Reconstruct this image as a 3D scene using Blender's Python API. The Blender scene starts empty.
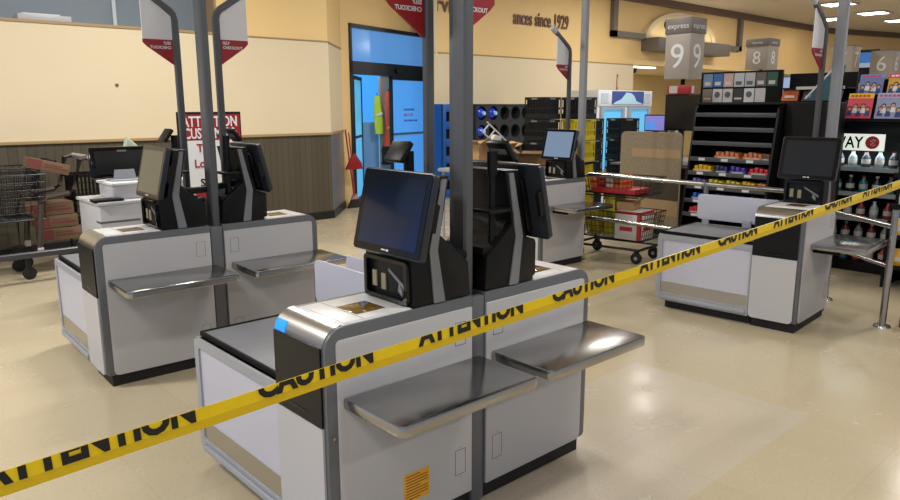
import bpy, bmesh, math, random
from mathutils import Vector, Matrix
random.seed(7)
PI = math.pi
SC = bpy.context.scene
COL = SC.collection

# ------------------------------------------------------------------ materials
def lin(c):
    return tuple((v/12.92 if v <= .04045 else ((v+.055)/1.055)**2.4) for v in c)
def hx(h):
    return lin(tuple(int(h[i:i+2], 16)/255 for i in (0, 2, 4)))
MATS = {}
def mat(name, col, rough=.5, metal=0., noise=0., nscale=8., stretch=(1, 1, 1), emit=None, estr=1., bump=0., spec=.5, alpha=1., coat=0., trans=0., rn=0.):
    if name in MATS: return MATS[name]
    m = bpy.data.materials.new(name); m.use_nodes = True
    nt = m.node_tree; b = nt.nodes['Principled BSDF']
    c = hx(col) if isinstance(col, str) else col
    b.inputs['Base Color'].default_value = (*c, 1)
    b.inputs['Roughness'].default_value = rough
    b.inputs['Metallic'].default_value = metal
    b.inputs['Specular IOR Level'].default_value = spec
    b.inputs['Alpha'].default_value = alpha
    b.inputs['Coat Weight'].default_value = coat
    b.inputs['Transmission Weight'].default_value = trans
    if emit is not None:
        b.inputs['Emission Color'].default_value = (*(hx(emit) if isinstance(emit, str) else emit), 1)
        b.inputs['Emission Strength'].default_value = estr
    if noise or bump or rn:
        tc = nt.nodes.new('ShaderNodeTexCoord'); mp = nt.nodes.new('ShaderNodeMapping')
        mp.inputs['Scale'].default_value = stretch
        nz = nt.nodes.new('ShaderNodeTexNoise'); nz.inputs['Scale'].default_value = nscale; nz.inputs['Detail'].default_value = 5
        nt.links.new(tc.outputs['Object'], mp.inputs[0]); nt.links.new(mp.outputs[0], nz.inputs[0])
        if noise:
            mr = nt.nodes.new('ShaderNodeMapRange')
            mr.inputs['From Min'].default_value = .3; mr.inputs['From Max'].default_value = .7
            mr.inputs['To Min'].default_value = 1-noise; mr.inputs['To Max'].default_value = 1+noise
            mx = nt.nodes.new('ShaderNodeMix'); mx.data_type = 'RGBA'; mx.blend_type = 'MULTIPLY'; mx.inputs[0].default_value = 1
            mx.inputs[6].default_value = (*c, 1)
            nt.links.new(nz.outputs[0], mr.inputs[0]); nt.links.new(mr.outputs[0], mx.inputs[7]); nt.links.new(mx.outputs[2], b.inputs['Base Color'])
        if rn:
            m2 = nt.nodes.new('ShaderNodeMapRange'); m2.inputs['To Min'].default_value = rough-rn; m2.inputs['To Max'].default_value = rough+rn
            nt.links.new(nz.outputs[0], m2.inputs[0]); nt.links.new(m2.outputs[0], b.inputs['Roughness'])
        if bump:
            bp = nt.nodes.new('ShaderNodeBump'); bp.inputs['Strength'].default_value = bump; bp.inputs['Distance'].default_value = .01
            nt.links.new(nz.outputs[0], bp.inputs['Height']); nt.links.new(bp.outputs[0], b.inputs['Normal'])
    MATS[name] = m; return m

panel = mat('kiosk_panel_paint', 'b4b3b4', .45, noise=.02, nscale=3)
trim = mat('kiosk_trim_paint', '5e6063', .4)
lframe = mat('kiosk_frame_paint', '9a9da3', .38)
white = mat('white_paint', 'b9b8ba', .4)
deckw = mat('scanner_deck_white', 'dcdcdc', .3)
steel = mat('brushed_steel', 'a9a8a6', .2, 1., noise=.02, nscale=7, stretch=(1, 25, 25))
steel_y = mat('brushed_steel_kick', 'bdbab5', .3, 1., noise=.015, nscale=7, stretch=(25, 1, 25))
chrome = mat('chrome_tube', 'a6a6a5', .24, 1.)
black = mat('black_plastic', '08090b', .42, spec=.3)
blackm = mat('black_matte', '070708', .65, spec=.25)
gblack = mat('black_gloss', '050608', .12, spec=.4)
toe = mat('toe_kick_black', '070707', .6)
platf = mat('bag_platform_grey', '75777d', .45, noise=.05, nscale=30)
bagpan = mat('bag_panel_white', 'bdbecb', .32)
post_l = mat('post_light_grey', '8a8c90', .45)
post = mat('post_grey', '54565a', .45, noise=.03, nscale=4)
post2 = mat('sign_pole_grey', '4c4e52', .42)
stripe = mat('tower_stripe_grey', '75777a', .42)
lglass = mat('scanner_window_glass', '020203', .06, coat=.5)
cream = mat('wall_cream', 'dfcfae', .6, noise=.015, nscale=2)
yellow = mat('wall_yellow', 'ecca8c', .6, noise=.015, nscale=2)
brownt = mat('brown_trim', '6a5340', .5)
tan_trim = mat('tan_trim', 'a58b62', .5)
greywin = mat('grey_upper_wall', '7e8b96', .5)
basebl = mat('base_black', '15161a', .4)
card = mat('cardboard', 'b08a5e', .8, noise=.08, nscale=12)
cardd = mat('cardboard_dark', '8c6a46', .8, noise=.08, nscale=12)
wood_y = mat('tape_yellow', 'f2cf00', .38, noise=.03, nscale=20)
letter = mat('tape_letter_black', '0b0a08', .5)
signred = mat('sign_red', '90141a', .4)
signwhite = mat('sign_white', 'd5d7da', .4)
taupe = mat('lane_sign_taupe', '9b9187', .5)
taupe2 = mat('lane_sign_band', '6e655e', .5)
cartm = mat('cart_wire_dark', '34363a', .35, .8)
cartbr = mat('cart_frame_brown', '40342f', .45)
rubber = mat('rubber', '111111', .7)
bluep = mat('blue_plastic', '1d58a8', .45)
doorfr = mat('door_frame_dark', '17181b', .4)

def wains():
    m = mat('wainscot_wood', '50493a', .55)
    nt = m.node_tree; b = nt.nodes['Principled BSDF']
    tc = nt.nodes.new('ShaderNodeTexCoord'); sp = nt.nodes.new('ShaderNodeSeparateXYZ')
    nt.links.new(tc.outputs['Object'], sp.inputs[0])
    mul = nt.nodes.new('ShaderNodeMath'); mul.operation = 'MULTIPLY'; mul.inputs[1].default_value = 1/.09
    fr = nt.nodes.new('ShaderNodeMath'); fr.operation = 'FRACT'
    lt = nt.nodes.new('ShaderNodeMath'); lt.operation = 'LESS_THAN'; lt.inputs[1].default_value = .1
    fl = nt.nodes.new('ShaderNodeMath'); fl.operation = 'FLOOR'
    wn = nt.nodes.new('ShaderNodeTexWhiteNoise'); wn.noise_dimensions = '1D'
    nt.links.new(sp.outputs[0], mul.inputs[0]); nt.links.new(mul.outputs[0], fr.inputs[0]); nt.links.new(fr.outputs[0], lt.inputs[0])
    nt.links.new(mul.outputs[0], fl.inputs[0]); nt.links.new(fl.outputs[0], wn.inputs['W'])
    cr = nt.nodes.new('ShaderNodeMapRange'); cr.inputs['To Min'].default_value = .88; cr.inputs['To Max'].default_value = 1.1
    nt.links.new(wn.outputs[0], cr.inputs[0])
    mx = nt.nodes.new('ShaderNodeMix'); mx.data_type = 'RGBA'; mx.blend_type = 'MULTIPLY'; mx.inputs[0].default_value = 1
    mx.inputs[6].default_value = (*hx('50493a'), 1); nt.links.new(cr.outputs[0], mx.inputs[7])
    m2 = nt.nodes.new('ShaderNodeMix'); m2.data_type = 'RGBA'
    nt.links.new(lt.outputs[0], m2.inputs[0]); nt.links.new(mx.outputs[2], m2.inputs[6]); m2.inputs[7].default_value = (*hx('3b3628'), 1)
    nt.links.new(m2.outputs[2], b.inputs['Base Color'])
    return m
wainscot = wains()

def floor_mat():
    m = bpy.data.materials.new('vinyl_floor'); m.use_nodes = True
    nt = m.node_tree; N = nt.nodes; Lk = nt.links; b = N['Principled BSDF']
    tc = N.new('ShaderNodeTexCoord')
    def noise(s, d=4, st=None):
        n = N.new('ShaderNodeTexNoise'); n.inputs['Scale'].default_value = s; n.inputs['Detail'].default_value = d
        if st:
            mp = N.new('ShaderNodeMapping'); mp.inputs['Scale'].default_value = st; Lk.new(tc.outputs['Object'], mp.inputs[0]); Lk.new(mp.outputs[0], n.inputs[0])
        else: Lk.new(tc.outputs['Object'], n.inputs[0])
        return n.outputs[0]
    def mr(x, a, c, lo, hi):
        r = N.new('ShaderNodeMapRange'); r.inputs['From Min'].default_value = a; r.inputs['From Max'].default_value = c
        r.inputs['To Min'].default_value = lo; r.inputs['To Max'].default_value = hi; Lk.new(x, r.inputs[0]); return r.outputs[0]
    def mul(a, c):
        x = N.new('ShaderNodeMath'); x.operation = 'MULTIPLY'; Lk.new(a, x.inputs[0]); Lk.new(c, x.inputs[1]); return x.outputs[0]
    fine = mr(noise(160, 3), .3, .7, .93, 1.07)
    fleck = mr(noise(45, 6, (1, 2.2, 1)), .25, .42, .80, 1.0)
    big = mr(noise(.7, 3), .3, .7, .95, 1.05)
    # large sheets of vinyl tile, slightly different batches
    br = N.new('ShaderNodeTexBrick'); br.inputs['Scale'].default_value = 1; br.offset = .5
    br.inputs['Brick Width'].default_value = .914; br.inputs['Row Height'].default_value = .914; br.inputs['Mortar Size'].default_value = .0022
    br.inputs['Color1'].default_value = (.96, .96, .96, 1); br.inputs['Color2'].default_value = (1.03, 1.03, 1.03, 1); br.inputs['Mortar'].default_value = (.90, .89, .87, 1)
    Lk.new(tc.outputs['Object'], br.inputs[0])
    f = mul(mul(fine, fleck), big)
    mx = N.new('ShaderNodeMix'); mx.data_type = 'RGBA'; mx.blend_type = 'MULTIPLY'; mx.inputs[0].default_value = 1
    # the newer greyer rectangle of tile patched in front right
    sp = N.new('ShaderNodeSeparateXYZ'); Lk.new(tc.outputs['Object'], sp.inputs[0])
    def cmp(o, v, op):
        x = N.new('ShaderNodeMath'); x.operation = op; Lk.new(sp.outputs[o], x.inputs[0]); x.inputs[1].default_value = v; return x.outputs[0]
    msk = mul(mul(cmp(0, PX1, 'LESS_THAN'), cmp(1, PY1, 'LESS_THAN')), mul(cmp(0, PX0, 'GREATER_THAN'), cmp(1, PY0, 'GREATER_THAN')))
    bc = N.new('ShaderNodeMix'); bc.data_type = 'RGBA'; Lk.new(msk, bc.inputs[0])
    bc.inputs[6].default_value = (*hx('bdb094'), 1); bc.inputs[7].default_value = (*hx('bfb4a2'), 1)
    Lk.new(bc.outputs[2], mx.inputs[6]); Lk.new(br.outputs[0], mx.inputs[7])
    m2 = N.new('ShaderNodeMix'); m2.data_type = 'RGBA'; m2.blend_type = 'MULTIPLY'; m2.inputs[0].default_value = 1
    Lk.new(mx.outputs[2], m2.inputs[6]); Lk.new(f, m2.inputs[7]); Lk.new(m2.outputs[2], b.inputs['Base Color'])
    Lk.new(mr(noise(3, 5), .3, .7, .16, .30), b.inputs['Roughness'])
    b.inputs['Specular IOR Level'].default_value = .5
    bp = N.new('ShaderNodeBump'); bp.inputs['Strength'].default_value = .06; bp.inputs['Distance'].default_value = .02
    Lk.new(noise(5, 3), bp.inputs['Height']); Lk.new(bp.outputs[0], b.inputs['Normal'])
    return m
PX0, PX1, PY0, PY1 = .9, 3.744, 1.342, 2.4

# ------------------------------------------------------------------ geometry
def fillet(pts, rad, n=5):
    """round the corners of a 2-D polygon; rad: one number or one per corner"""
    out = []; k = len(pts)
    for i, p in enumerate(pts):
        r = rad[i] if isinstance(rad, (list, tuple)) else rad
        if r <= 0: out.append(p); continue
        a = Vector(pts[i-1])-Vector(p); b = Vector(pts[(i+1) % k])-Vector(p)
        la, lb = a.length, b.length; a.normalize(); b.normalize()
        ang = a.angle(b); d = min(r/math.tan(ang/2), la*.49, lb*.49); r2 = d*math.tan(ang/2)
        c = Vector(p)+(a+b).normalized()*(r2/math.sin(ang/2))
        s = Vector(p)+a*d-c; e = Vector(p)+b*d-c
        t = s.angle_signed(e) if s.length and e.length else 0
        for j in range(n+1):
            q = s.copy(); q.rotate(Matrix.Rotation(-t*j/n, 2)); out.append(tuple(c+q))
    return out

class MB:
    def __init__(s): s.bm = bmesh.new()
    def merge(s, t):
        me = bpy.data.meshes.new('t'); t.to_mesh(me); t.free(); s.bm.from_mesh(me); bpy.data.meshes.remove(me)
    def box(s, x0, x1, y0, y1, z0, z1, r=0, rot=None, seg=2):
        t = bmesh.new(); bmesh.ops.create_cube(t, size=1)
        for v in t.verts: v.co = Vector(((v.co.x+.5)*(x1-x0)+x0, (v.co.y+.5)*(y1-y0)+y0, (v.co.z+.5)*(z1-z0)+z0))
        if r: bmesh.ops.bevel(t, geom=t.edges[:], offset=r, segments=seg, affect='EDGES', profile=.5)
        if rot is not None:
            c = Vector(((x0+x1)/2, (y0+y1)/2, (z0+z1)/2))
            for v in t.verts: v.co = c+rot@(v.co-c)
        s.merge(t); return s
    def prism(s, pts, a0, a1, axis='y', r=0):
        """extrude a 2-D polygon: axis y -> pts are (x,z); axis x -> (y,z); axis z -> (x,y)"""
        def P(p, a):
            return {'y': (p[0], a, p[1]), 'x': (a, p[0], p[1]), 'z': (p[0], p[1], a)}[axis]
        t = bmesh.new()
        lo = [t.verts.new(P(p, a0)) for p in pts]; hi = [t.verts.new(P(p, a1)) for p in pts]
        t.faces.new(lo); t.faces.new(hi[::-1]); n = len(pts)
        for i in range(n): t.faces.new((lo[i], hi[i], hi[(i+1) % n], lo[(i+1) % n]))
        bmesh.ops.recalc_face_normals(t, faces=t.faces[:])
        if r:
            ed = [e for e in t.edges if (e.verts[0] in lo) == (e.verts[1] in lo)]
            bmesh.ops.bevel(t, geom=ed, offset=r, segments=2, affect='EDGES', profile=.5)
        s.merge(t); return s
    def ring(s, outer, inner, a0, a1, axis='y'):
        def P(p, a):
            return {'y': (p[0], a, p[1]), 'x': (a, p[0], p[1]), 'z': (p[0], p[1], a)}[axis]
        t = bmesh.new(); n = len(outer)
        L = [[t.verts.new(P(p, a)) for p in q] for q in (outer, inner) for a in (a0, a1)]
        o0, o1, i0, i1 = L
        for i in range(n):
            j = (i+1) % n
            for q in ((o0[i], o0[j], i0[j], i0[i]), (o1[i], i1[i], i1[j], o1[j]), (o0[i], o1[i], o1[j], o0[j]), (i0[i], i0[j], i1[j], i1[i])): t.faces.new(q)
        bmesh.ops.recalc_face_normals(t, faces=t.faces[:])
        s.merge(t); return s
    def tube(s, pts, r, n=10, cap=True):
        t = bmesh.new(); pts = [Vector(p) for p in pts]; rings = []
        for i, p in enumerate(pts):
            d = (pts[min(i+1, len(pts)-1)]-pts[max(i-1, 0)]).normalized()
            u = d.cross(Vector((0, 0, 1)) if abs(d.z) < .9 else Vector((1, 0, 0))).normalized(); w = d.cross(u)
            rr = r[i] if isinstance(r, (list, tuple)) else r
            rings.append([t.verts.new(p+(u*math.cos(2*PI*k/n)+w*math.sin(2*PI*k/n))*rr) for k in range(n)])
        for a, b in zip(rings, rings[1:]):
            for k in range(n): t.faces.new((a[k], a[(k+1) % n], b[(k+1) % n], b[k]))
        if cap: t.faces.new(rings[0]); t.faces.new(rings[-1][::-1])
        bmesh.ops.recalc_face_normals(t, faces=t.faces[:])
        s.merge(t); return s
    def bar(s, pts, w, h, up=(0, 0, 1)):
        """rectangular section swept along points"""
        t = bmesh.new(); pts = [Vector(p) for p in pts]; rings = []
        for i, p in enumerate(pts):
            d = (pts[min(i+1, len(pts)-1)]-pts[max(i-1, 0)]).normalized()
            u = d.cross(Vector(up)).normalized(); v = u.cross(d)
            c = .18*min(w, h)
            prof = [(-w/2+c, -h/2), (w/2-c, -h/2), (w/2, -h/2+c), (w/2, h/2-c), (w/2-c, h/2), (-w/2+c, h/2), (-w/2, h/2-c), (-w/2, -h/2+c)]
            rings.append([t.verts.new(p+u*a+v*b) for a, b in prof])
        for a, b in zip(rings, rings[1:]):
            for k in range(8): t.faces.new((a[k], a[(k+1) % 8], b[(k+1) % 8], b[k]))
        t.faces.new(rings[0]); t.faces.new(rings[-1][::-1])
        bmesh.ops.recalc_face_normals(t, faces=t.faces[:])
        s.merge(t); return s
    def lathe(s, prof, c=(0, 0, 0), n=20, axis='z'):
        t = bmesh.new(); rings = []
        for r, h in prof:
            rr = []
            for k in range(n):
                a = 2*PI*k/n; x, y = r*math.cos(a), r*math.sin(a)
                co = {'z': (x, y, h), 'x': (h, x, y), 'y': (x, h, y)}[axis]
                rr.append(t.verts.new(Vector(co)+Vector(c)))
            rings.append(rr)
        for a, b in zip(rings, rings[1:]):
            for k in range(n): t.faces.new((a[k], a[(k+1) % n], b[(k+1) % n], b[k]))
        t.faces.new(rings[0]); t.faces.new(rings[-1])
        bmesh.ops.recalc_face_normals(t, faces=t.faces[:])
        s.merge(t); return s
    def quad(s, a, b, c, d):
        vs = [s.bm.verts.new(p) for p in (a, b, c, d)]; s.bm.faces.new(vs); return s
    def xf(s, M):
        bmesh.ops.transform(s.bm, matrix=M, verts=s.bm.verts); return s
    def build(s, name, m, parent=None, mir=False, smooth=True, label=None):
        if mir:
            for v in s.bm.verts: v.co.x = -v.co.x
            bmesh.ops.reverse_faces(s.bm, faces=s.bm.faces[:])
        me = bpy.data.meshes.new(name); s.bm.to_mesh(me); s.bm.free(); me.materials.append(m)
        if smooth:
            for p in me.polygons: p.use_smooth = True
            try: me.set_sharp_from_angle(angle=math.radians(35))
            except Exception: pass
        o = bpy.data.objects.new(name, me); COL.objects.link(o)
        if parent: o.parent = parent
        if label: o['label'] = label
        return o

def tag(o, label, cat, group=None, kind=None):
    if label: o['label'] = label
    if cat: o['category'] = cat
    if group: o['group'] = group
    if kind: o['kind'] = kind
    return o
def thing(name, label, cat, loc=(0, 0, 0), rz=0, group=None):
    o = bpy.data.objects.new(name, None); COL.objects.link(o); o.location = loc; o.rotation_euler = (0, 0, rz); o.empty_display_size = .1
    return tag(o, label, cat, group)
def struct(name, mb, m, parent=None, **k):
    o = mb.build(name, m, parent, smooth=False, **k)
    if not parent: o['kind'] = 'structure'
    return o
def dup(root, loc, rz=0, label=None, group=None):
    r = root.copy(); COL.objects.link(r); r.location = loc; r.rotation_euler = (0, 0, rz)
    if label: r['label'] = label
    if group: r['group'] = group
    for ch in list(root.children):
        c = ch.copy(); COL.objects.link(c); c.parent = r
        for g in list(ch.children):
            d = g.copy(); COL.objects.link(d); d.parent = c
    return r

def text_bm(body, size=1., bold=0., ext=.002, align='LEFT', sx=1.):
    cu = bpy.data.curves.new('txt', 'FONT'); cu.body = body; cu.size = size; cu.extrude = ext; cu.offset = bold
    cu.align_x = align; cu.resolution_u = 3
    o = bpy.data.objects.new('txt', cu); COL.objects.link(o)
    dg = bpy.context.evaluated_depsgraph_get(); dg.update()
    me = bpy.data.meshes.new_from_object(o.evaluated_get(dg))
    mb = MB(); mb.bm.from_mesh(me)
    bpy.data.meshes.remove(me); bpy.data.objects.remove(o); bpy.data.curves.remove(cu)
    if sx != 1:
        for v in mb.bm.verts: v.co.x *= sx
    return mb
def frame(o, xd, yd):
    """matrix: local x -> xd, local y -> yd, origin o"""
    x = Vector(xd).normalized(); y = Vector(yd); y = (y-x*y.dot(x)).normalized(); z = x.cross(y)
    M = Matrix.Identity(4)
    for i in range(3): M[i][0], M[i][1], M[i][2], M[i][3] = x[i], y[i], z[i], o[i]
    return M
def text(body, size, m, o, xd, yd, parent=None, name='lettering', bold=0., align='LEFT', ext=.002, sx=1.):
    return text_bm(body, size, bold, ext, align, sx).xf(frame(o, xd, yd)).build(name, m, parent, smooth=False)

RZ = lambda a: Matrix.Rotation(math.radians(a), 3, 'Z')
RY = lambda a: Matrix.Rotation(math.radians(a), 3, 'Y')
RX = lambda a: Matrix.Rotation(math.radians(a), 3, 'X')

# ------------------------------------------------------------------ camera
F_PX = 715.; PITCH = 11.35; YAW = 48.; CH = 1.59
cam = bpy.data.cameras.new('camera'); cam.sensor_width = 36; cam.lens = 36*F_PX/900; cam.clip_start = .05; cam.clip_end = 200
co = bpy.data.objects.new('camera', cam); COL.objects.link(co); SC.camera = co
yw, pt, rl = map(math.radians, (YAW, PITCH, -.15))
fwd0 = Vector((math.cos(yw), math.sin(yw), 0)); right = Vector((math.sin(yw), -math.cos(yw), 0)); up0 = Vector((0, 0, 1))
fwd = fwd0*math.cos(pt)-up0*math.sin(pt); up = up0*math.cos(pt)+fwd0*math.sin(pt)
r3 = right*math.cos(rl)+up*math.sin(rl); u3 = up*math.cos(rl)-right*math.sin(rl)
M = Matrix.Identity(4)
for i in range(3): M[i][0], M[i][1], M[i][2] = r3[i], u3[i], -fwd[i]
M[2][3] = CH
co.matrix_world = M

# ------------------------------------------------------------------ setting
CZ = 3.98
struct('floor', MB().box(-4, 32, -14, 17, -.1, 0), floor_mat())
ceil = mat('ceiling_white', 'cbc2b6', .8)
struct('ceiling', MB().box(-4, 32, -14, 17, CZ, CZ+.1), ceil)
YL = 8.8
# wall on the left: wainscot below, cream above, ledge, grey set-back band over the ledge
wl = struct('wall_left', MB().box(-4, 5.646, YL, YL+.12, 0, 1.2), wainscot)
struct('cream_panel', MB().box(-4, 5.646, YL-.006, YL+.12, 1.2, 2.47), cream, wl)
struct('ledge_top', MB().box(-4, 4.05, YL-.02, YL+.5, 2.47, 2.50).box(4.05, 5.66, YL-.02, YL+.02, 2.47, 2.485), tan_trim, wl)
struct('upper_panel', MB().box(4.05, 5.646, YL+.004, YL+.12, 2.485, CZ), yellow, wl)
struct('upper_reveal', MB().box(4.02, 4.05, YL, YL+.6, 2.485, CZ), tan_trim, wl)
struct('cap_rail', MB().box(-4, 5.66, YL-.03, YL+.02, 1.2, 1.235, r=.006), tan_trim, wl)
struct('baseboard_left', MB().box(-4, 5.65, YL-.015, YL, 0, .11), basebl)
wr = struct('window_1', MB().box(-4, 4.05, YL+.45, YL+.5, 2.5, CZ), greywin)
struct('mullion', MB().box(2.95, 2.99, YL+.41, YL+.45, 2.5, CZ).box(.6, .63, YL+.41, YL+.45, 2.5, CZ), mat('mullion_white', 'c9d0d6', .4), wr)
# angled nib
def wallseg(name, a, b, z0, z1, m, t=.1, parent=None, off=0.):
    a = Vector((*a, 0)); b = Vector((*b, 0)); d = (b-a).normalized(); n = Vector((-d.y, d.x, 0))
    mb = MB(); p = [a-n*off, b-n*off, b+n*t, a+n*t]
    mb.prism([(q.x, q.y) for q in p], z0, z1, 'z')
    return struct(name, mb, m, parent)
A, B = (5.646, YL), (6.40, 9.62)
mirrorish = mat('nib_steel_panel', '8f959c', .3, .6)
wn = wallseg('wall_nib', A, B, 1.2, 2.47, cream)
wallseg('wainscot_panel', A, B, .11, 1.2, mirrorish, parent=wn)
wallseg('upper_panel', A, B, 2.47, CZ, yellow, parent=wn, off=-.004)
wallseg('cap_rail', A, B, 1.2, 1.235, tan_trim, parent=wn, off=.015)
wallseg('seam_trim', A, B, 2.455, 2.48, tan_trim, parent=wn, off=.01)
wallseg('baseboard_nib', A, B, 0, .11, basebl, off=.015)
# door wall
D0, D1 = Vector((6.40, 9.62, 0)), Vector((8.75, 10.33, 0)); dd = (D1-D0).normalized(); dn = Vector((-dd.y, dd.x, 0))
def along(t, off=0, z=0): return D0+dd*t+dn*off+Vector((0, 0, z))
DL = (D1-D0).length
def dbox(mb, t0, t1, o0, o1, z0, z1):
    p = [along(t0, o0), along(t1, o0), along(t1, o1), along(t0, o1)]
    return mb.prism([(q.x, q.y) for q in p], z0, z1, 'z')
wd = struct('wall_entrance', dbox(dbox(MB(), 0, .2, 0, .12, 0, CZ), .2, DL, 0, .12, 2.87, CZ), cream if False else yellow)
dr = thing('door_1', None, None); dr['kind'] = 'structure'
fr = MB(); T0, T1 = .2, DL
for a in ((T0, T0+.05, 0, 2.87), (T1-.06, T1, 0, 2.87), (T0, T1, 2.81, 2.87), (T0, T1, 2.10, 2.30)):
    dbox(fr, a[0], a[1], -.03, .10, a[2], a[3])
fr.build('door_frame', doorfr, dr, smooth=False)
glassb = mat('transom_glass', '3f78b4', .12, emit='5e96d8', estr=.6)
dbox(MB(), T0+.05, T1-.06, .03, .045, 2.30, 2.81).build('transom_pane', glassb, dr, smooth=False)
s = MB(); q = along(1.45, -.05, 2.19); s.lathe([(.0, -.03), (.05, -.03), (.05, .02), (.03, .04), (0, .04)], q, 14, 'y'); s.build('door_sensor', black, dr)
# sliding leaf right (closed) and left leaf swung open
dglass = mat('door_glass_daylit', '3c83c8', .15, emit='4f98e6', estr=.7)
lf = MB()
for a in ((1.29, 1.335, 0, 2.1), (T1-.12, T1-.06, 0, 2.1), (1.29, T1-.06, 2.04, 2.1), (1.29, T1-.06, 0, .10)):
    dbox(lf, a[0], a[1], -.02, .03, a[2], a[3])
lf = lf.build('door_leaf', doorfr, dr, smooth=False)
dbox(MB(), 1.335, T1-.12, 0, .01, .10, 2.04).build('pane', dglass, lf, smooth=False)
dbox(MB(), 1.335, T1-.12, -.03, -.01, 1.10, 1.14).build('push_bar', chrome, lf, smooth=False)
for i, (tx, z, sz, cc) in enumerate((('PLEASE PRESS', 1.52, .055, '1b3f88'), ('NO EXIT', 1.42, .075, 'c02a50'), ('USE OTHER DOOR', 1.33, .05, '1b3f88'))):
    o = along(1.68, -.004, z); text(tx, sz, mat('door_letter_%d' % (i % 2), cc, .5), o, dd, (0, 0, 1), lf, 'notice_line')
# open leaf folded back against the left jamb
e0 = along(.27, 0); e1 = e0+Vector((.62, .66, 0))
ud = (e1-e0).normalized(); un = Vector((-ud.y, ud.x, 0))
def ebox(mb, t0, t1, z0, z1, w=.02):
    p = [e0+ud*t0-un*w, e0+ud*t1-un*w, e0+ud*t1+un*w, e0+ud*t0+un*w]
    return mb.prism([(q.x, q.y) for q in p], z0, z1, 'z')
ol = MB(); EL = (e1-e0).length
for a in ((0, .05, 0, 2.08), (EL-.05, EL, 0, 2.08), (0, EL, 2.02, 2.08), (0, EL, 0, .1), (0, EL, 1.08, 1.12)): ebox(ol, *a)
ol = ol.build('door_leaf', doorfr, dr, smooth=False, label='open glazed leaf swung back at the left jamb')
ebox(MB(), .05, EL-.05, .1, 2.02, .005).build('pane', mat('leaf_glass_daylit', '58a8d0', .2, emit='58b4e4', estr=.65), ol, smooth=False)
# vestibule beyond
vest = mat('vestibule_wall', '7f93b5', .6)
vw = struct('wall_vestibule', MB().box(8.1, 8.9, 12.9, 13.0, 0, CZ).box(9.6, 13.5, 12.9, 13.0, 0, CZ), vest)
struct('window_2', MB().box(8.9, 9.6, 12.92, 12.98, 0, 3), mat('outer_glass_daylit', '4aa5ee', .3, emit='4ba8f5', estr=.8))
struct('wall_vestibule_side', MB().box(6.3, 6.4, 9.9, 13, 0, CZ).box(6.3, 8.1, 12.9, 13, 0, CZ), vest)
pb = struct('wall_vestibule_pier', MB().box(7.70, 8.02, 10.36, 10.42, 0, 2.1), mat('vestibule_pier_tan', 'b9a384', .6))
struct('wall_low_partition', MB().box(7.35, 7.70, 10.45, 10.50, 0, 1.32), mat('partition_blue', '7aa8d4', .4))
# return wall and long back wall
wallseg('wall_return', (8.2, 9.5), (8.80, 10.36), 0, CZ, cream, t=-.06)
wb = struct('wall_back', MB().box(8.2, 14.1, 9.5, 9.6, 0, 2.5), cream)
struct('upper_panel', MB().box(8.2, 24.4, 9.505, 9.7, 2.5, CZ), yellow, wb)
struct('seam_trim', MB().box(8.2, 14.1, 9.485, 9.51, 2.485, 2.5), tan_trim, wb)
struct('wall_alcove', MB().box(14.1, 14.2, 9.6, 12.6, 0, 2.6).box(14.1, 24.6, 12.5, 12.6, 0, 2.6), mat('alcove_yellow', 'dcc07e', .6))
struct('wall_alcove_soffit', MB().box(14.1, 24.6, 9.6, 12.6, 2.5, 2.6), cream)
wr_ = wallseg('wall_right', (24.4, 9.5), (30.5, 7.9), 0, CZ, yellow)
struct('trim_1', MB().box(8.2, 24.4, 9.42, 9.5, CZ-.16, CZ), brownt)
wallseg('trim_2', (24.4, 9.5), (30.5, 7.9), CZ-.16, CZ, brownt, off=.08)
wallseg('wall_far_right', (30.5, 7.9), (31.5, 2.0), 0, CZ, yellow)
# slogan lettering on the wall
lt = mat('slogan_brown', '6b4a34', .5)
def tagtext(body, x, z, size, name, label, cat='lettering', sx=1., y=9.49, m=lt, bold=.006):
    o = text(body, size, m, (x, y, z), (1, 0, 0), (0, 0, 1), None, name, bold=bold, ext=.008, sx=sx)
    return tag(o, label, cat)
tagtext('rving', 8.22, 3.17, .36, 'wall_lettering', 'brown wall lettering beginning rvi, high up left of the 1929 slogan')
tagtext('ances since 1929', 10.14, 3.10, .36, 'wall_lettering', 'brown slogan reading ances since 1929 on the yellow wall', sx=.66)

# ceiling light fixtures (far right ones show in the photo) and the lamps over the floor
ledm = mat('light_diffuser', 'ffffff', .5, emit='fff3df', estr=9)
def troffer(x, y, label, group=None):
    t = thing('ceiling_light', label, 'ceiling light', (x, y, CZ), 0, group)
    MB().ring([(-.36, -.36), (.36, -.36), (.36, .36), (-.36, .36)], [(-.3, -.3), (.3, -.3), (.3, .3), (-.3, .3)], -.04, 0, 'z').build('light_frame', white, t, smooth=False)
    MB().box(-.3, .3, -.3, .3, -.035, -.02).build('diffuser', ledm, t, smooth=False)
    return t
troffer(18.8, 7.05, 'square ceiling light at the top edge beside the rightmost sign pole, nearest')
troffer(21.3, 7.1, 'square ceiling light in the middle of the visible row above the magazines')
troffer(23.7, 7.2, 'square ceiling light furthest along the row, over the lane 6 sign')
troffer(21.9, 8.4, 'square ceiling light partly behind the rightmost grey post')

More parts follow.
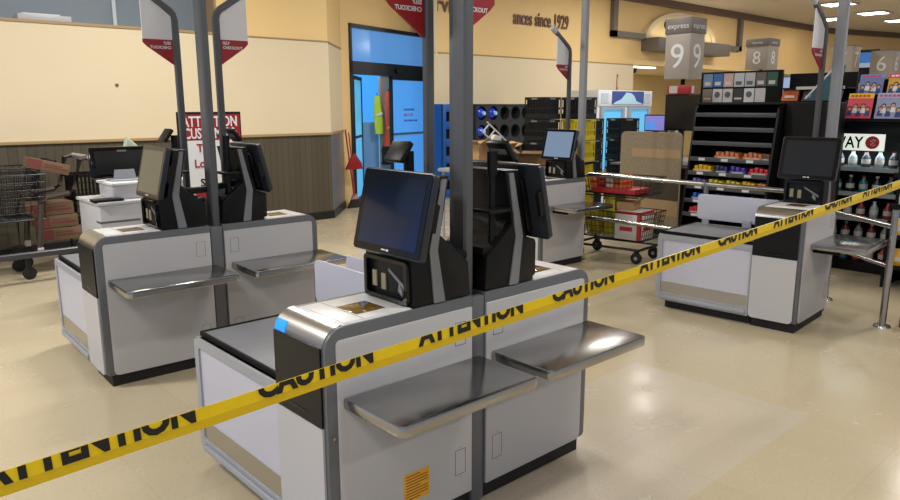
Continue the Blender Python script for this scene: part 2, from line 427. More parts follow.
def area(x, y, z, sx, sy, p, c=(1, .968, .915), rx=0., ry=0., name='ceiling_lamp'):
    l = bpy.data.lights.new(name, 'AREA'); l.shape = 'RECTANGLE'; l.size = sx; l.size_y = sy; l.energy = p; l.color = c
    o = bpy.data.objects.new(name, l); COL.objects.link(o); o.location = (x, y, z); o.rotation_euler = (rx, ry, 0); return o
for x, y, p in ((-1.5, -3.5, .7), (-1.5, 1., 1.1), (-1.5, 5.5, 2.3), (3., -3.5, .6), (3, .6, .65), (3, 6.3, 1.45), (7.5, -3.5, .7), (7.5, 1.2, .9), (7.5, 6.6, 1), (12, -2, 1), (12, 2.5, 1), (12, 7.2, 1), (17.5, 1, 1), (17.5, 6.5, 1.2), (23, 4, 1.2)):
    area(x, y, CZ-.06, 1.2, .3, 88*p)
area(8.2, 11.9, 3.3, 1.4, 1.4, 30, (.5, .7, 1.), name='daylight_lamp')
area(7.2, 10.15, 2.6, .3, .15, 9, (.8, .9, 1), name='vestibule_fill')  # added fill to brighten the hanging vests, no fixture known there
area(17., 11.2, 2.45, 2.5, .8, 40, name='alcove_lamp')
area(-1., 9.1, 3.9, .3, .3, 5)
w = bpy.data.worlds.new('world'); SC.world = w; w.use_nodes = True
w.node_tree.nodes['Background'].inputs[0].default_value = (.50, .66, 1., 1); w.node_tree.nodes['Background'].inputs[1].default_value = .62

# ------------------------------------------------------------------ kiosks
def kiosk(label, x0, y0, rz=0, mir=False, Wf=.34, Wb=1.06, shelf=(.06, .69, .32), led=False, scr='050a18', grad=None, extras=True, front=True, logo=True, bag=True):
    k = thing('self_checkout_kiosk', label, 'self-checkout kiosk', (x0, y0, 0), math.radians(rz), 'self checkout kiosks')
    def bld(mb, name, m, parent=k, lb=None): return mb.build(name, m, parent, mir, label=lb)
    # carcass with trim: rounded nose profile in x-z
    nose = fillet([(0, .07), (.66, .07), (.66, .88), (0, .88)], [.02, 0, 0, .075], 7)
    inner = fillet([(.04, .07), (.655, .07), (.655, .838), (.04, .838)], [.03, .004, .004, .018], 7)
    bld(MB().prism(nose, .003, .022, 'y', r=.002), 'side_trim', trim)
    bld(MB().prism(inner, -.004, .006, 'y', r=.002), 'side_panel', panel)
    bld(MB().prism(nose, .022, Wf, 'y'), 'cabinet_body', trim)
    sp = MB()
    sx0 = .565 if not mir else .565
    for (a, b) in ((.565, .62),):
        sp.ring([(a, .165), (b, .165), (b, .27), (a, .27)], [(a+.0015, .1665), (b-.0015, .1665), (b-.0015, .2685), (a+.0015, .2685)], -.005, -.003, 'y')
        sp.lathe([(0, -.006), (.002, -.006), (.002, -.003), (0, -.003)], ((a+b)/2, 0, .155), 6, 'y').lathe([(0, -.006), (.002, -.006), (.002, -.003), (0, -.003)], ((a+b)/2, 0, .28), 6, 'y')
        sp.ring([(a, .70), (b, .70), (b, .79), (a, .79)], [(a+.0015, .7015), (b-.0015, .7015), (b-.0015, .7885), (a+.0015, .7885)], -.005, -.003, 'y')
    bld(sp, 'access_plate', trim)
    bld(MB().lathe([(0, -.002), (.005, -.002), (.005, .004), (0, .004)], (.02, 0, .5), 10, 'y'), 'lock', chrome)
    # front: black upper door, white lower door
    bld(MB().prism(fillet([(.026, .535), (Wf-.004, .535), (Wf-.004, .815), (.026, .815)], .006, 3), -.008, .01, 'x'), 'upper_door', black)
    bld(MB().box(-.0095, .005, .12, .23, .565, .571), 'coin_slot', gblack)
    bld(MB().prism(fillet([(.026, .072), (Wf-.004, .072), (Wf-.004, .532), (.026, .532)], [.03, .03, .004, .004], 5), -.008, .01, 'x'), 'lower_door', white)
    # steel nose + white scanner deck
    ns = []
    for i in range(9):
        a = PI/2*i/8; ns.append((.078-.0805*math.sin(a) if False else .078-.08*math.cos(PI/2-a) , 0))
    arc = [(.078-.08*math.sin(a), .802+.08*math.cos(a)) for a in [PI/2*i/8 for i in range(9)]]
    arc_in = [(.078-.075*math.sin(a), .802+.075*math.cos(a)) for a in [PI/2*i/8 for i in range(9)]][::-1]
    bld(MB().prism(arc+arc_in, .022, Wf-.0, 'y'), 'nose_cover', steel_y)
    bld(MB().box(.075, .37, .012, Wf-.03, .876, .884, r=.002), 'deck_plate', deckw)
    bld(MB().box(.088, .365, .02, Wf-.045, .884, .8865, r=.001), 'scale_plate', deckw)
    bld(MB().box(.165, .168, .02, Wf-.045, .8865, .8868), 'plate_seam', trim)
    bld(MB().box(.175, .30, .075, .20, .8865, .888, r=.0005), 'scanner_window', mat('deck_glass_amber', '6d5324', .1) , lb='amber tinted scanner glass')
    if led:
        bld(MB().prism([(-.002, .805), (.002, .83), (.014, .853), (.016, .851), (.004, .828), (0, .805)], .262, .33, 'y').xf(Matrix.Translation((-.0015, 0, .001))), 'status_light', mat('blue_led', '2090ff', .4, emit='1f7ce8', estr=.9), lb='glowing blue status light')
    bld(MB().box(.0, .66, -.0, .0, 0, 0) if False else MB().box(.03, .655, .018, Wf-.02, 0, .07), 'toe_kick', toe)
    # basket shelf
    a, b, dpt = shelf
    sh = fillet([(a, -.006), (a, -dpt), (b, -dpt), (b, -.006)], [0, .03, .03, 0], 6)
    s_ = bld(MB().prism(sh, .597, .637, 'z', r=.006), 'basket_shelf', steel)
    bld(MB().box(a+.06, a+.085, -.18, -.004, .565, .597).box(b-.085, b-.06, -.18, -.004, .565, .597).box(a+.06, b-.06, -.05, -.004, .58, .597), 'shelf_bracket', blackm, s_)
    # scanner tower
    prof = [(.375, .885), (.368, 1.055), (.42, 1.072), (.475, 1.345), (.548, 1.345), (.505, 1.13), (.645, 1.015), (.655, .885)]
    tw = bld(MB().prism(prof, .008, .285, 'y', r=.004), 'scanner_tower', black)
    st = [(.470, .885), (.522, .885), (.487, 1.08), (.532, 1.335), (.508, 1.335), (.448, 1.082)]
    bld(MB().prism(st, .002, .012, 'y'), 'tower_stripe', stripe, tw)
    bld(MB().prism(st, .281, .291, 'y'), 'tower_stripe', stripe, tw)
    gf = fillet([(.018, .893), (.275, .893), (.275, 1.05), (.018, 1.05)], .015, 4)
    gi = fillet([(.034, .907), (.259, .907), (.259, 1.036), (.034, 1.036)], .01, 4)
    bld(MB().ring(gf, gi, .352, .376, 'x'), 'window_frame', gblack, tw)
    bld(MB().box(.3745, .376, .03, .262, .905, 1.04), 'window_glass', lglass, tw)
    bld(MB().box(.366, .3745, .215, .24, .93, .99).box(.366, .3745, .16, .185, .925, .985), 'window_reflection', mat('reflection_beige', '8d8468', .5), tw)  # cream reflection in the scanner window, put in as beige blocks
    bld(MB().prism([(.04, .94), (.14, 1.0), (.14, 1.01), (.04, .952)], .366, .3745, 'x').prism([(.06, .915), (.085, .935), (.08, .965), (.06, .94)], .366, .3745, 'x'), 'scanner_arm', stripe, tw)
    bld(MB().prism([(.50, 1.13), (.648, 1.008), (.652, 1.018), (.506, 1.142)], .03, .26, 'y'), 'printer_cover', gblack, tw)
    bld(MB().box(.55, .655, .02, .25, 1.02, 1.055, r=.012), 'printer_lid', blackm, tw)
    # monitor, tilted back
    mon = thing('x', None, None); mon.name = 'monitor'; bpy.data.objects.remove(mon)
    c = Vector((.385, .132, 1.215)); R = Matrix.Rotation(math.radians(13.5), 4, 'Y')
    MX = Matrix.Translation(c)@R
    hw, hh = .202, .155
    rr = lambda w, h, r: fillet([(-w, -h), (w, -h), (w, h), (-w, h)], r, 5)
    mo = bld(MB().prism(rr(hw, hh, .016), -.006, .020, 'x', r=.004).xf(MX), 'monitor', mat('monitor_case', '24272c', .3))
    bld(MB().prism(rr(hw-.006, hh-.006, .012), -.0085, -.005, 'x').xf(MX), 'monitor_bezel', gblack, mo)
    sm = grad or mat('screen_'+scr, '030407', .07, emit=scr, estr=1.)  # emission paints room reflections into the switched-off screens
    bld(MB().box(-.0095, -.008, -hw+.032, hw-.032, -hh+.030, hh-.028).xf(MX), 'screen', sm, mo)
    if logo: bld(MB().box(-.0095, -.008, -.022, -.008, -hh+.013, -hh+.020).box(-.0095, -.008, -.002, .02, -hh+.014, -hh+.0195).xf(MX), 'maker_mark', signwhite, mo)
    bld(MB().box(.020, .05, -.12, .12, -.12, .1, r=.006).xf(MX), 'monitor_mount', black, mo)
    bld(MB().prism(fillet([(.012, -.04), (.045, -.05), (.045, .05), (.016, .06)], .004), -hw+.004, -hw+.02, 'y').xf(MX), 'card_reader', black, mo)
    # second screen on a short pole
    if extras:
        py_ = .045 if mir else .285
        px_ = .585
        ps = MB().tube([(px_, py_, 1.00), (px_, py_, 1.40)], .014, 12).tube([(px_, py_, 1.33), (px_, py_, 1.42)], .021, 12)
        pp = bld(ps, 'display_pole', black)
        bld(MB().box(px_-.06, px_+.06, py_-.05, py_+.05, 1.185, 1.20, r=.005), 'pole_foot', black, pp)
        MX2 = Matrix.Translation((px_-.05, py_, 1.42))@Matrix.Rotation(math.radians(35), 4, 'Y')
        bld(MB().box(-.012, .012, -.055, .055, -.045, .045, r=.006).xf(MX2), 'pole_display', black, pp)
        bld(MB().box(.012, .0135, -.04, .04, -.006, .018).xf(MX2), 'display_window', trim, pp)
    # bagging area
    if bag:
        g = bld(MB().box(.02, .62, Wf, Wb-.03, .09, .575), 'bagging_cabinet', lframe)
        of = fillet([(Wf+.002, .07), (Wb, .07), (Wb, .60), (Wf+.002, .60)], [0, .05, .03, 0], 6)
        inf = fillet([(Wf+.012, .13), (Wb-.04, .13), (Wb-.04, .56), (Wf+.012, .56)], [0, .02, .02, 0], 6)
        bld(MB().ring(of, inf, .0, .03, 'x'), 'front_frame', lframe, g)
        bld(MB().box(.008, .03, Wf+.01, Wb-.038, .22, .562), 'front_panel', bagpan, g)
        bld(MB().box(.005, .03, Wf+.01, Wb-.038, .125, .222), 'kick_plate', steel_y, g)
        bld(MB().box(-.014, .0, Wf+.02, Wb-.05, .082, .112, r=.006), 'bumper_rail', lframe, g)
        bld(MB().box(.03, .63, Wb-.03, Wb-.004, .07, .60, r=.006), 'end_panel', lframe, g)
        bld(MB().box(.01, .64, Wf+.002, Wb-.002, .575, .60, r=.004), 'platform_base', lframe, g)
        bld(MB().box(.035, .63, Wf+.004, Wb-.02, .60, .618, r=.003), 'bagging_platform', platf, g)
        bld(MB().box(.026, .036, Wf+.004, Wb-.012, .60, .623).box(.026, .63, Wb-.021, Wb-.012, .60, .623), 'platform_rim', blackm, g)
        bld(MB().box(.06, .62, Wf, Wb-.06, 0, .09), 'toe_kick', toe, g)
        bp = fillet([(Wf+.04, .655), (Wb-.03, .655), (Wb-.03, .865), (Wf+.04, .865)], .03, 6)
        bk = bld(MB().prism(bp, .605, .618, 'x', r=.002), 'bag_back_panel', bagpan, g)
        bld(MB().box(.585, .605, Wf+.25, Wf+.32, .62, .68, r=.004).box(.585, .605, Wb-.14, Wb-.09, .618, .66), 'bracket', lframe, g)
    return k

def screen_reflection_grad(name, top, bot, s=1.):
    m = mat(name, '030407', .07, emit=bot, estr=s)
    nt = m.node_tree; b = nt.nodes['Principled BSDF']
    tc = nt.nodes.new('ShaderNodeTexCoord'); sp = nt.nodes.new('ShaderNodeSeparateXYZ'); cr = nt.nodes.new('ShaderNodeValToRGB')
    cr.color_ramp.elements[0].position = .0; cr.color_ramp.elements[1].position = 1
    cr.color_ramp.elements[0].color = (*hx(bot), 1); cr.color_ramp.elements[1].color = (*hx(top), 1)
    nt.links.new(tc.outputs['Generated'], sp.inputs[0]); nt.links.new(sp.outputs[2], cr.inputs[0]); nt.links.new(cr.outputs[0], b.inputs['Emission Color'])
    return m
N0 = (1.175, 1.909)
kiosk('nearest self-checkout kiosk, front unit with blue light and tape across its black door', *N0, led=True, grad=screen_reflection_grad('screen_blue_reflection', '010205', '08204a', .7), Wf=.335, Wb=1.085)  # blue reflection on the dark screen put in as an emission gradient
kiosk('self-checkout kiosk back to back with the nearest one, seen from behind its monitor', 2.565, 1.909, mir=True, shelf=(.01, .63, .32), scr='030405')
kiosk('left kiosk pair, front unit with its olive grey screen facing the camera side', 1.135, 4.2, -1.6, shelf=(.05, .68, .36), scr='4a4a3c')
a_ = math.radians(-1.6)
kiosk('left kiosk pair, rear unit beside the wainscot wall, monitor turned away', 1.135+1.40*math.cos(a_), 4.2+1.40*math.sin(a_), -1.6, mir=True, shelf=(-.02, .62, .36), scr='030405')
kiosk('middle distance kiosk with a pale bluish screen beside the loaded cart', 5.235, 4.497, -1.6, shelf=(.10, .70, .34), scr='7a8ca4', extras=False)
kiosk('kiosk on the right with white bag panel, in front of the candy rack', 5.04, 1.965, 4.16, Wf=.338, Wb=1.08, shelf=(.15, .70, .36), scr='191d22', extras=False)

# seam columns, posts and lane signs
def post_thing(x, y, label, base=.9, w=(.05, .075), spine=None, m=None):
    t = thing('support_post', label, 'post', (x, y, 0))
    MB().bar([(0, 0, .02), (0, 0, CZ-.02)], w[0], w[1], up=(0, 1, 0)).build('post_shaft', m or post, t)
    MB().box(-.05, .05, -.06, .06, 0, .02, r=.004).build('base_plate', post, t)
    if spine: MB().box(spine[0], spine[1], spine[2], spine[3], .0, .87, r=.006).build('spine_panel', trim, t)
    return t
post_thing(1.868, 2.0, 'thick grey post standing between the two nearest kiosks', spine=(-.032, .036, -.086, -.048))
post_thing(1.862, 4.27, 'thick grey post between the left kiosk pair, in front of the red sign', spine=(-.064, .012, -.085, -.045), w=(.05, .09))
post_thing(5.955, 4.60, 'light grey post behind the middle distance kiosk', m=post_l)
post_thing(5.79, 2.13, 'rightmost thick grey post rising behind the right kiosk', m=post_l)

def lane_sign(x, y, d, label, arm=.25, mirt=False):
    t = thing('self_checkout_sign', label, 'sign', (x, y, 0), 0, 'self checkout signs')
    c = -d
    pts = [(0, 0, .9)]+[(0, 0, 2.12)]+[(c*.01, 0, 2.155), (c*.03, 0, 2.178)]+[(c*arm, 0, 2.178+(arm-.03)*.68)]
    MB().bar([(0, 0, .0), (0, 0, .9)]+pts[1:], .04, .034, up=(0, 1, 0)).build('sign_pole', post2, t)
    MB().bar([(c*(arm-.02), 0, 2.178+(arm-.05)*.68), (c*(arm+.035), 0, 2.178+(arm+.005)*.68)], .056, .04, up=(0, 1, 0)).build('pole_cap', mat('cap_pale', 'b9bcc2', .3), t)
    xw = .205
    P = [(c*.024, 1.995), (c*xw, 1.995), (c*xw, 2.25+.04), (c*.024, 2.14)]
    MB().prism(P, -.004, .004, 'y').build('sign_panel', signwhite, t)
    R_ = [(c*.024, 1.85), (c*.18, 1.955), (c*xw, 1.98), (c*xw, 2.0), (c*.024, 2.0)]
    MB().prism(R_, -.0055, .0055, 'y').build('red_panel', signred, t)
    xs = min(c*.035, c*.19)
    for i, (s_, zz) in enumerate((('SELF', 1.972), ('CHECKOUT', 1.945))):
        # the lettering is read from the far side, so it shows reversed here
        if d > 0:
            text(s_, .024, signwhite, (-.035, -.0062, zz), (-1, 0, 0), (0, 0, 1), t, 'lettering', ext=.0004, bold=.0006)
        else:
            text(s_, .024, signwhite, (.035, -.0062, zz), (1, 0, 0), (0, 0, 1), t, 'lettering', ext=.0004, bold=.0006)
    return t
lane_sign(1.869, 2.20, 1, 'self checkout sign on the dark pole just left of the nearest post, top cut off')
lane_sign(1.888, 2.065, -1, 'self checkout sign hanging right of the nearest thick post, top cut off')
lane_sign(1.838, 4.60, 1, 'self checkout sign at far left, on the left pole of the left kiosk pair')
lane_sign(2.0, 4.37, -1, 'self checkout sign just right of the thick post of the left kiosk pair')
lane_sign(5.93, 4.76, 1, 'small self checkout sign over the middle distance kiosk')
lane_sign(5.73, 2.22, 1, 'self checkout sign beside the rightmost thick post')
# small mounting arms between pole and post of the left pair
t = MB().bar([(1.70, 4.30, 1.09), (1.83, 4.30, 1.09)], .05, .035); t = t.bar([(1.895, 4.30, 1.10), (1.97, 4.30, 1.11)], .05, .035).build('mounting_arm', black)
tag(t, 'short black bracket arm on the thick post of the left kiosk pair', 'bracket')

# yellow service label on the nearest kiosk
lb = MB().box(1.485, 1.605, 1.9035, 1.9045, .145, .26).build('notice_sticker', mat('sticker_orange', 'e0a019', .5)); tag(lb, 'orange notice sticker low on the side panel of the nearest kiosk', 'sticker')
s = MB()
for i in range(9):
    s.box(1.492, 1.598 if i not in (0, 4, 8) else 1.56, 1.903, 1.9034, .155+i*.0115, .159+i*.0115)
s.build('printed_lines', mat('sticker_ink', '6d4a12', .6), lb)

# ------------------------------------------------------------------ caution tape

TA, TB = Vector((.045, 1.3045, .9745)), Vector((5.75, 1.148, 1.277))
td = (TB-TA).normalized(); TL = (TB-TA).length; tn = Vector((0, 0, 1)); tn = (tn-td*tn.dot(td)).normalized()
tf = td.cross(tn)      # towards the viewer side
TW = .044
def tpt(sv, v, o=0.):
    sag = -.010*4*(sv/TL)*(1-sv/TL)
    wob = .0015*math.sin(sv*5)+.001*math.sin(sv*13+1)
    return TA+td*sv+tn*(v-TW/2)+tf*(o+wob)+Vector((0, 0, sag))
def strip(v0, v1, s0, s1, o, th, n=80, fold=0.):
    b = bmesh.new(); rows = []
    for i in range(n+1):
        sv = s0+(s1-s0)*i/n
        rows.append([b.verts.new(tpt(sv, v0, o)), b.verts.new(tpt(sv, v1, o-fold)), b.verts.new(tpt(sv, v1, o-fold-th)), b.verts.new(tpt(sv, v0, o-th))])
    for a, c in zip(rows, rows[1:]):
        for k in range(4): b.faces.new((a[k], a[(k+1) % 4], c[(k+1) % 4], c[k]))
    b.faces.new(rows[0]); b.faces.new(rows[-1][::-1]); bmesh.ops.recalc_face_normals(b, faces=b.faces[:])
    m = MB(); m.merge(b); return m
tp = thing('caution_tape', 'yellow tape with black caution and attention lettering stretched across the whole view', 'caution tape', TA)
def tchild(mb, name, m):
    return mb.xf(Matrix.Translation(-TA)).build(name, m, tp)
tchild(strip(0, TW, 0, TL, 0, .0006), 'tape_band', wood_y)
tchild(strip(TW-.006, TW+.0015, 1.9, TL, -.0004, .002), 'folded_edge_sheen', mat('tape_fold_sheen', 'efe6c2', .3))  # folded upper edge, its sheen painted in as a pale strip
tchild(strip(.0, TW*.42, 0, TL, .0004, .0003, fold=.0002), 'folded_layer', mat('tape_under_layer', 'dcb800', .42))
VB = .0225
cut = TW-VB
def word(body, s0, length):
    m = text_bm(body, .068, .0034, .0002)
    xs = [v.co.x for v in m.bm.verts]; a, b = min(xs), max(xs)
    for v in m.bm.verts: v.co.x = (v.co.x-a)/(b-a)*length
    bmesh.ops.bisect_plane(m.bm, geom=m.bm.verts[:]+m.bm.edges[:]+m.bm.faces[:], plane_co=(0, cut-.0005, 0), plane_no=(0, 1, 0), clear_outer=True)
    for v in m.bm.verts:
        p = tpt(s0+v.co.x, VB+v.co.y, .0012+v.co.z); v.co = p-TA
    m.build('printed_word', letter, tp, smooth=False)
OFF = .104-.055
for i in range(7):
    for body, s0, ln in (('CAUTION', .544-.905+OFF, .287), ('ATTENTION', .962-.905+OFF-.0, .362)):
        q = s0+.8975*i-(.013 if i == 0 else 0)
        if q > 0 and q+ln < TL: word(body, q, ln)

# ------------------------------------------------------------------ attendant stand (left)
t = thing('attendant_stand', 'grey stepped attendant stand left of the left kiosk pair, carrying a monitor', 'counter', (1.66, 5.9, 0))
MB().box(0, .75, 0, .55, .08, .86, r=.01).build('stand_body', white, t)
MB().box(-.015, .77, -.015, .57, .84, .865, r=.005).build('counter_top', white, t)
MB().box(.03, .72, .03, .52, 0, .08).build('toe_kick', toe, t)
MB().box(-.003, .3, -.003, .1, .70, .715).build('grey_strip', trim, t)  # trim-grey strip standing slightly proud of the body
MB().box(.14, .75, .10, .45, .865, .985, r=.008).build('upper_riser', white, t)
MB().box(.125, .77, .085, .47, .98, 1.0, r=.004).build('riser_top', deckw, t)
t = thing('attendant_monitor', 'black monitor seen from behind on the attendant stand', 'monitor', (1.96, 6.22, 1.0), math.radians(-4))
R = Matrix.Translation((0, 0, .14))@Matrix.Rotation(math.radians(-10), 4, 'X')
MB().box(-.25, .25, -.02, .02, -.12, .135, r=.014).xf(R).build('monitor_shell', gblack, t)
MB().box(-.21, .21, -.027, -.018, -.09, .10, r=.006).xf(R).build('back_cover', black, t)
MB().box(-.035, .035, -.03, -.026, .09, .105).xf(R).build('maker_mark', trim, t)
MB().prism([(-.09, 0), (.09, 0), (.075, .09), (-.075, .09)], -.05, -.035, 'y').box(-.12, .12, -.12, .08, 0, .012, r=.004).build('monitor_stand', lframe, t)
t = MB().prism([(-.08, 0), (.10, 0), (.06, .10), (-.02, .13), (-.07, .06)], -.05, .05, 'y', r=.01).build('plastic_bag', mat('bag_pale_green', 'b9c9b2', .5, noise=.25, nscale=14))
t.location = (2.12, 6.50, 1.0+.18); tag(t, 'crumpled pale bag peeking up behind the attendant monitor', 'bag')
t.location.z = 1.0; t.scale = (1, 1, 2.6)
t = MB().prism(fillet([(-.11, -.07), (.11, -.07), (.11, .07), (-.11, .07)], .01), 0, .02, 'z', r=.003).build('keypad', black)
t.location = (1.74, 5.97, .865); tag(t, 'small dark keypad on the left corner of the attendant stand', 'keypad')

# ATTENTION sign behind the left pair
t = thing('notice_sign', 'red and white ATTENTION CUSTOMERS notice standing behind the left kiosk pair', 'sign', (3.03, 6.9, 0), math.radians(0))
MB().box(-.325, .325, -.012, .012, .66, 1.545, r=.004).build('sign_frame', blackm, t)
MB().box(-.31, .31, -.016, -.010, 1.27, 1.52).build('red_header', signred, t)
MB().box(-.31, .31, -.016, -.010, .80, 1.27).build('white_field', signwhite, t)
MB().box(-.31, .31, -.016, -.010, .68, .80).build('red_footer', signred, t)
text('ATTENTION', .14, signwhite, (0, -.017, 1.405), (1, 0, 0), (0, 0, 1), t, 'lettering', bold=.003, align='CENTER', sx=.72)
text('CUSTOMERS:', .14, signwhite, (0, -.017, 1.29), (1, 0, 0), (0, 0, 1), t, 'lettering', bold=.003, align='CENTER', sx=.66)
for s_, x, z in (('Th', -.155, 1.16), ('Loc', -.19, 1.01), ('a', -.08, .91), ('SA', -.14, .82)):
    text(s_, .11, signred if s_ != 'SA' else blackm, (x, -.017, z), (1, 0, 0), (0, 0, 1), t, 'lettering', bold=.002)
MB().tube([(-.2, .02, 0), (-.2, .02, .68)], .012).tube([(.2, .02, 0), (.2, .02, .68)], .012).box(-.3, .3, -.15, .18, 0, .012).build('sign_stand', blackm, t)

# ------------------------------------------------------------------ shopping carts
def rod(m, a, b, r=.003): m.tube([a, b], r, 5, cap=False)
def wire_box(m, x0, x1, y0, y1, z0, z1, nx, ny, nz, taper=.0, r=.003, top=.006):
    def P(u, v, w):      # w 0..1 height ; bottom narrower
        k = 1-taper*(1-w); cx, cy = (x0+x1)/2, (y0+y1)/2
        return (cx+(u-.5)*(x1-x0)*k, cy+(v-.5)*(y1-y0)*k, z0+(z1-z0)*w)
    for i in range(nx+1):
        u = i/nx
        for v in (0, 1): rod(m, P(u, v, 0), P(u, v, 1), r)
        rod(m, P(u, 0, 0), P(u, 1, 0), r)
    for j in range(ny+1):
        v = j/ny
        for u in (0, 1): rod(m, P(u, v, 0), P(u, v, 1), r)
        rod(m, P(0, v, 0), P(1, v, 0), r)
    for k in range(nz+1):
        w_ = k/nz; rr = top if k in (0, nz) else r
        for a, b in (((0, 0), (1, 0)), ((1, 0), (1, 1)), ((1, 1), (0, 1)), ((0, 1), (0, 0))): rod(m, P(*a, w_), P(*b, w_), rr)
    return m
def wheel(mbd, c, axis='x', r=.06, w=.03):
    mbd.lathe([(0, -w/2), (r*.8, -w/2), (r, -w/3), (r, w/3), (r*.8, w/2), (0, w/2)], c, 18, axis); return mbd

# two-tier cart behind the rail in the middle
t = thing('shopping_cart', 'two-tier wire shopping cart with red packets above and boxes below, behind the chrome rail', 'shopping cart', (6.36, 4.36, 0), math.radians(6))
wire_box(MB(), -.22, .22, -.38, .38, .70, .87, 9, 15, 3, .08).build('upper_basket', cartm, t)
wire_box(MB(), -.23, .23, -.40, .40, .24, .52, 9, 15, 5, .12).build('lower_basket', cartm, t)
fm = MB()
for x in (-.22, .22):
    fm.tube([(x, .42, .14), (x, .43, .5), (x, .47, .98)], .013).tube([(x, -.34, .15), (x, .42, .14)], .013).tube([(x, .40, .68), (x, -.30, .68)], .009)
fm.tube([(-.22, -.34, .15), (.22, -.34, .15)], .013).tube([(-.22, .42, .14), (.22, .42, .14)], .013)
fm.build('cart_frame', cartm, t)
MB().tube([(-.25, .47, .98), (.25, .47, .98)], .018).build('handle', black, t)
for x in (-.19, .19):
    for y in (-.30, .38):
        w_ = wheel(MB(), (x, y, .06)).build('wheel', rubber, t)
        MB().lathe([(0, -.018), (.02, -.018), (.02, .018), (0, .018)], (x, y, .06), 10, 'x').build('hub', lframe, w_)
        MB().box(x-.024, x+.024, y-.02, y+.02, .10, .14).build('caster_fork', cartm, w_)
def carton(name, label, cat, loc, size, m, rz=0, rot=None, marks=None, group=None, flap=None):
    t = thing(name, label, cat, loc, math.radians(rz), group)
    if rot: t.rotation_euler = (math.radians(rot[0]), math.radians(rot[1]), math.radians(rz))
    a, b, c = size
    MB().box(-a/2, a/2, -b/2, b/2, 0, c, r=.003).build('box_body', m, t)
    if marks:
        g = MB()
        for (u0, u1, v0, v1) in marks[1]: g.box(-a/2+a*u0, -a/2+a*u1, -b/2-.0015, -b/2, c*v0, c*v1); g.box(-a/2-.0015, -a/2, -b/2+b*u0, -b/2+b*u1, c*v0, c*v1)
        g.build('box_print', marks[0], t)
    if flap: MB().prism([(-b/2, c), (-b/2-.08, c+.05), (-b/2-.075, c+.053), (-b/2+.003, c+.004)], -a/2, a/2, 'x').build('box_flap', m, t)
    return t
redp = mat('pack_red', 'b3262a', .45); orp = mat('pack_orange', 'd8742a', .45); yel = mat('pack_yellow', 'b9a928', .5); whp = mat('pack_white', 'cfccc6', .5)
blup = mat('pack_blue', '3149a0', .4); purp = mat('pack_purple', '5a3a8c', .4)
carton('snack_packet', 'red packet lying flat in the upper cart basket', 'packet', (6.30, 4.33, .712), (.34, .5, .05), redp, 6)
for i, (y, m_, n_) in enumerate(((4.60, orp, 'orange packet standing at the left end of the upper cart basket'), (4.50, redp, 'red packet standing second from the left in the upper cart basket'), (4.40, whp, 'white banded packet standing in the middle of the upper cart basket'), (4.30, orp, 'orange packet standing furthest right in the upper cart basket'))):
    carton('snack_packet', n_, 'packet', (6.30, y, .764), (.26, .085, .12), m_, 6, marks=(redp if m_ is orp else orp, [(.1, .9, .3, .5)]), group='packets in the upper cart basket')
carton('white_carton', 'white and red carton in the lower cart basket', 'box', (6.30, 4.15, .25), (.30, .28, .29), whp, 6, marks=(redp, [(.0, .12, 0, 1), (0, 1, .9, 1), (.3, .8, .3, .45)]))
carton('open_carton', 'small open cardboard carton on top of the white and red carton', 'box', (6.32, 4.24, .542), (.2, .18, .08), card, 12, flap=True)
carton('yellow_bag', 'yellow packet standing taller behind the boxes of the lower cart basket', 'packet', (6.34, 4.42, .25), (.24, .12, .44), yel, 6, marks=(mat('pack_green', '6c8a2c', .5), [(.2, .8, .4, .6)]))
carton('yellow_bag', 'yellow green packet leaning at the handle end of the lower cart basket', 'packet', (6.30, 4.59, .25), (.24, .10, .30), yel, 6)
carton('cardboard_box', 'plain cardboard box in the lower cart basket, low beside the handle', 'box', (6.5, 4.36, .25), (.12, .3, .2), cardd, 6)

# carts at far left with boxes
t = thing('shopping_cart', 'brown framed shopping cart at the far left holding a stack of printed boxes', 'shopping cart', (1.35, 7.75, 0), 0)
f = MB()
for y in (-.26, .26):
    f.tube([(.70, y, 1.12), (.62, y, 1.10), (.55, y, .82), (.50, y, .79), (.30, y, .76), (.25, y, .70), (.20, y, .28)], .026, 8)
    f.tube([(.20, y, .24), (-.9, y, .26)], .016, 8)
f.build('cart_frame', cartbr, t)
MB().tube([(.70, -.29, 1.12), (.70, .29, 1.12)], .02).build('handle', lframe, t)
for y in (-.26, .26): MB().box(.18, .23, y-.03, y+.03, .24, .30, r=.006).build('foot_cap', white, t)
wire_box(MB(), -.95, .32, -.24, .24, .56, .98, 20, 9, 6, .05, r=.0028).build('basket', cartm, t)
for x in (-.8, .10):
    for y in (-.22, .22):
        w_ = wheel(MB(), (x, y, .06), 'y').build('wheel', rubber, t)
        MB().box(x-.02, x+.02, y-.02, y+.02, .10, .24).build('caster_fork', cartm, w_)
pink = mat('print_red_faded', '6c3430', .7); cardl = mat('cardboard_dim', '6b5640', .8, noise=.08, nscale=12)
mk = (pink, [(.0, .3, .1, .9), (.35, .95, .35, .5), (.35, .8, .6, .7)])
carton('printed_box', 'tilted printed cardboard box on top of the far left cart', 'box', (1.70, 7.62, 1.0), (.34, .24, .10), cardl, 0, rot=(0, 16, 0), marks=mk, group='printed boxes on the left cart')
for i, n_ in enumerate(('bottom one', 'middle one', 'topmost')):
    carton('printed_box', 'printed cardboard box in the leaning stack below the far left cart basket, '+n_, 'box', (1.80-.03*i, 7.80, .32+.125*i), (.36, .28, .12), cardl, 2*i-3, marks=mk, group='leaning stack of printed boxes')
carton('orange_carton', 'orange tan carton cut by the left edge of the photo', 'box', (1.05, 7.55, .66), (.24, .24, .32), mat('carton_orange', 'b9794a', .7), 0)
o = thing('cart_guard_rail', 'long low grey guard rail on the floor in front of the far left carts', 'rail', (.9, 7.32, 0))
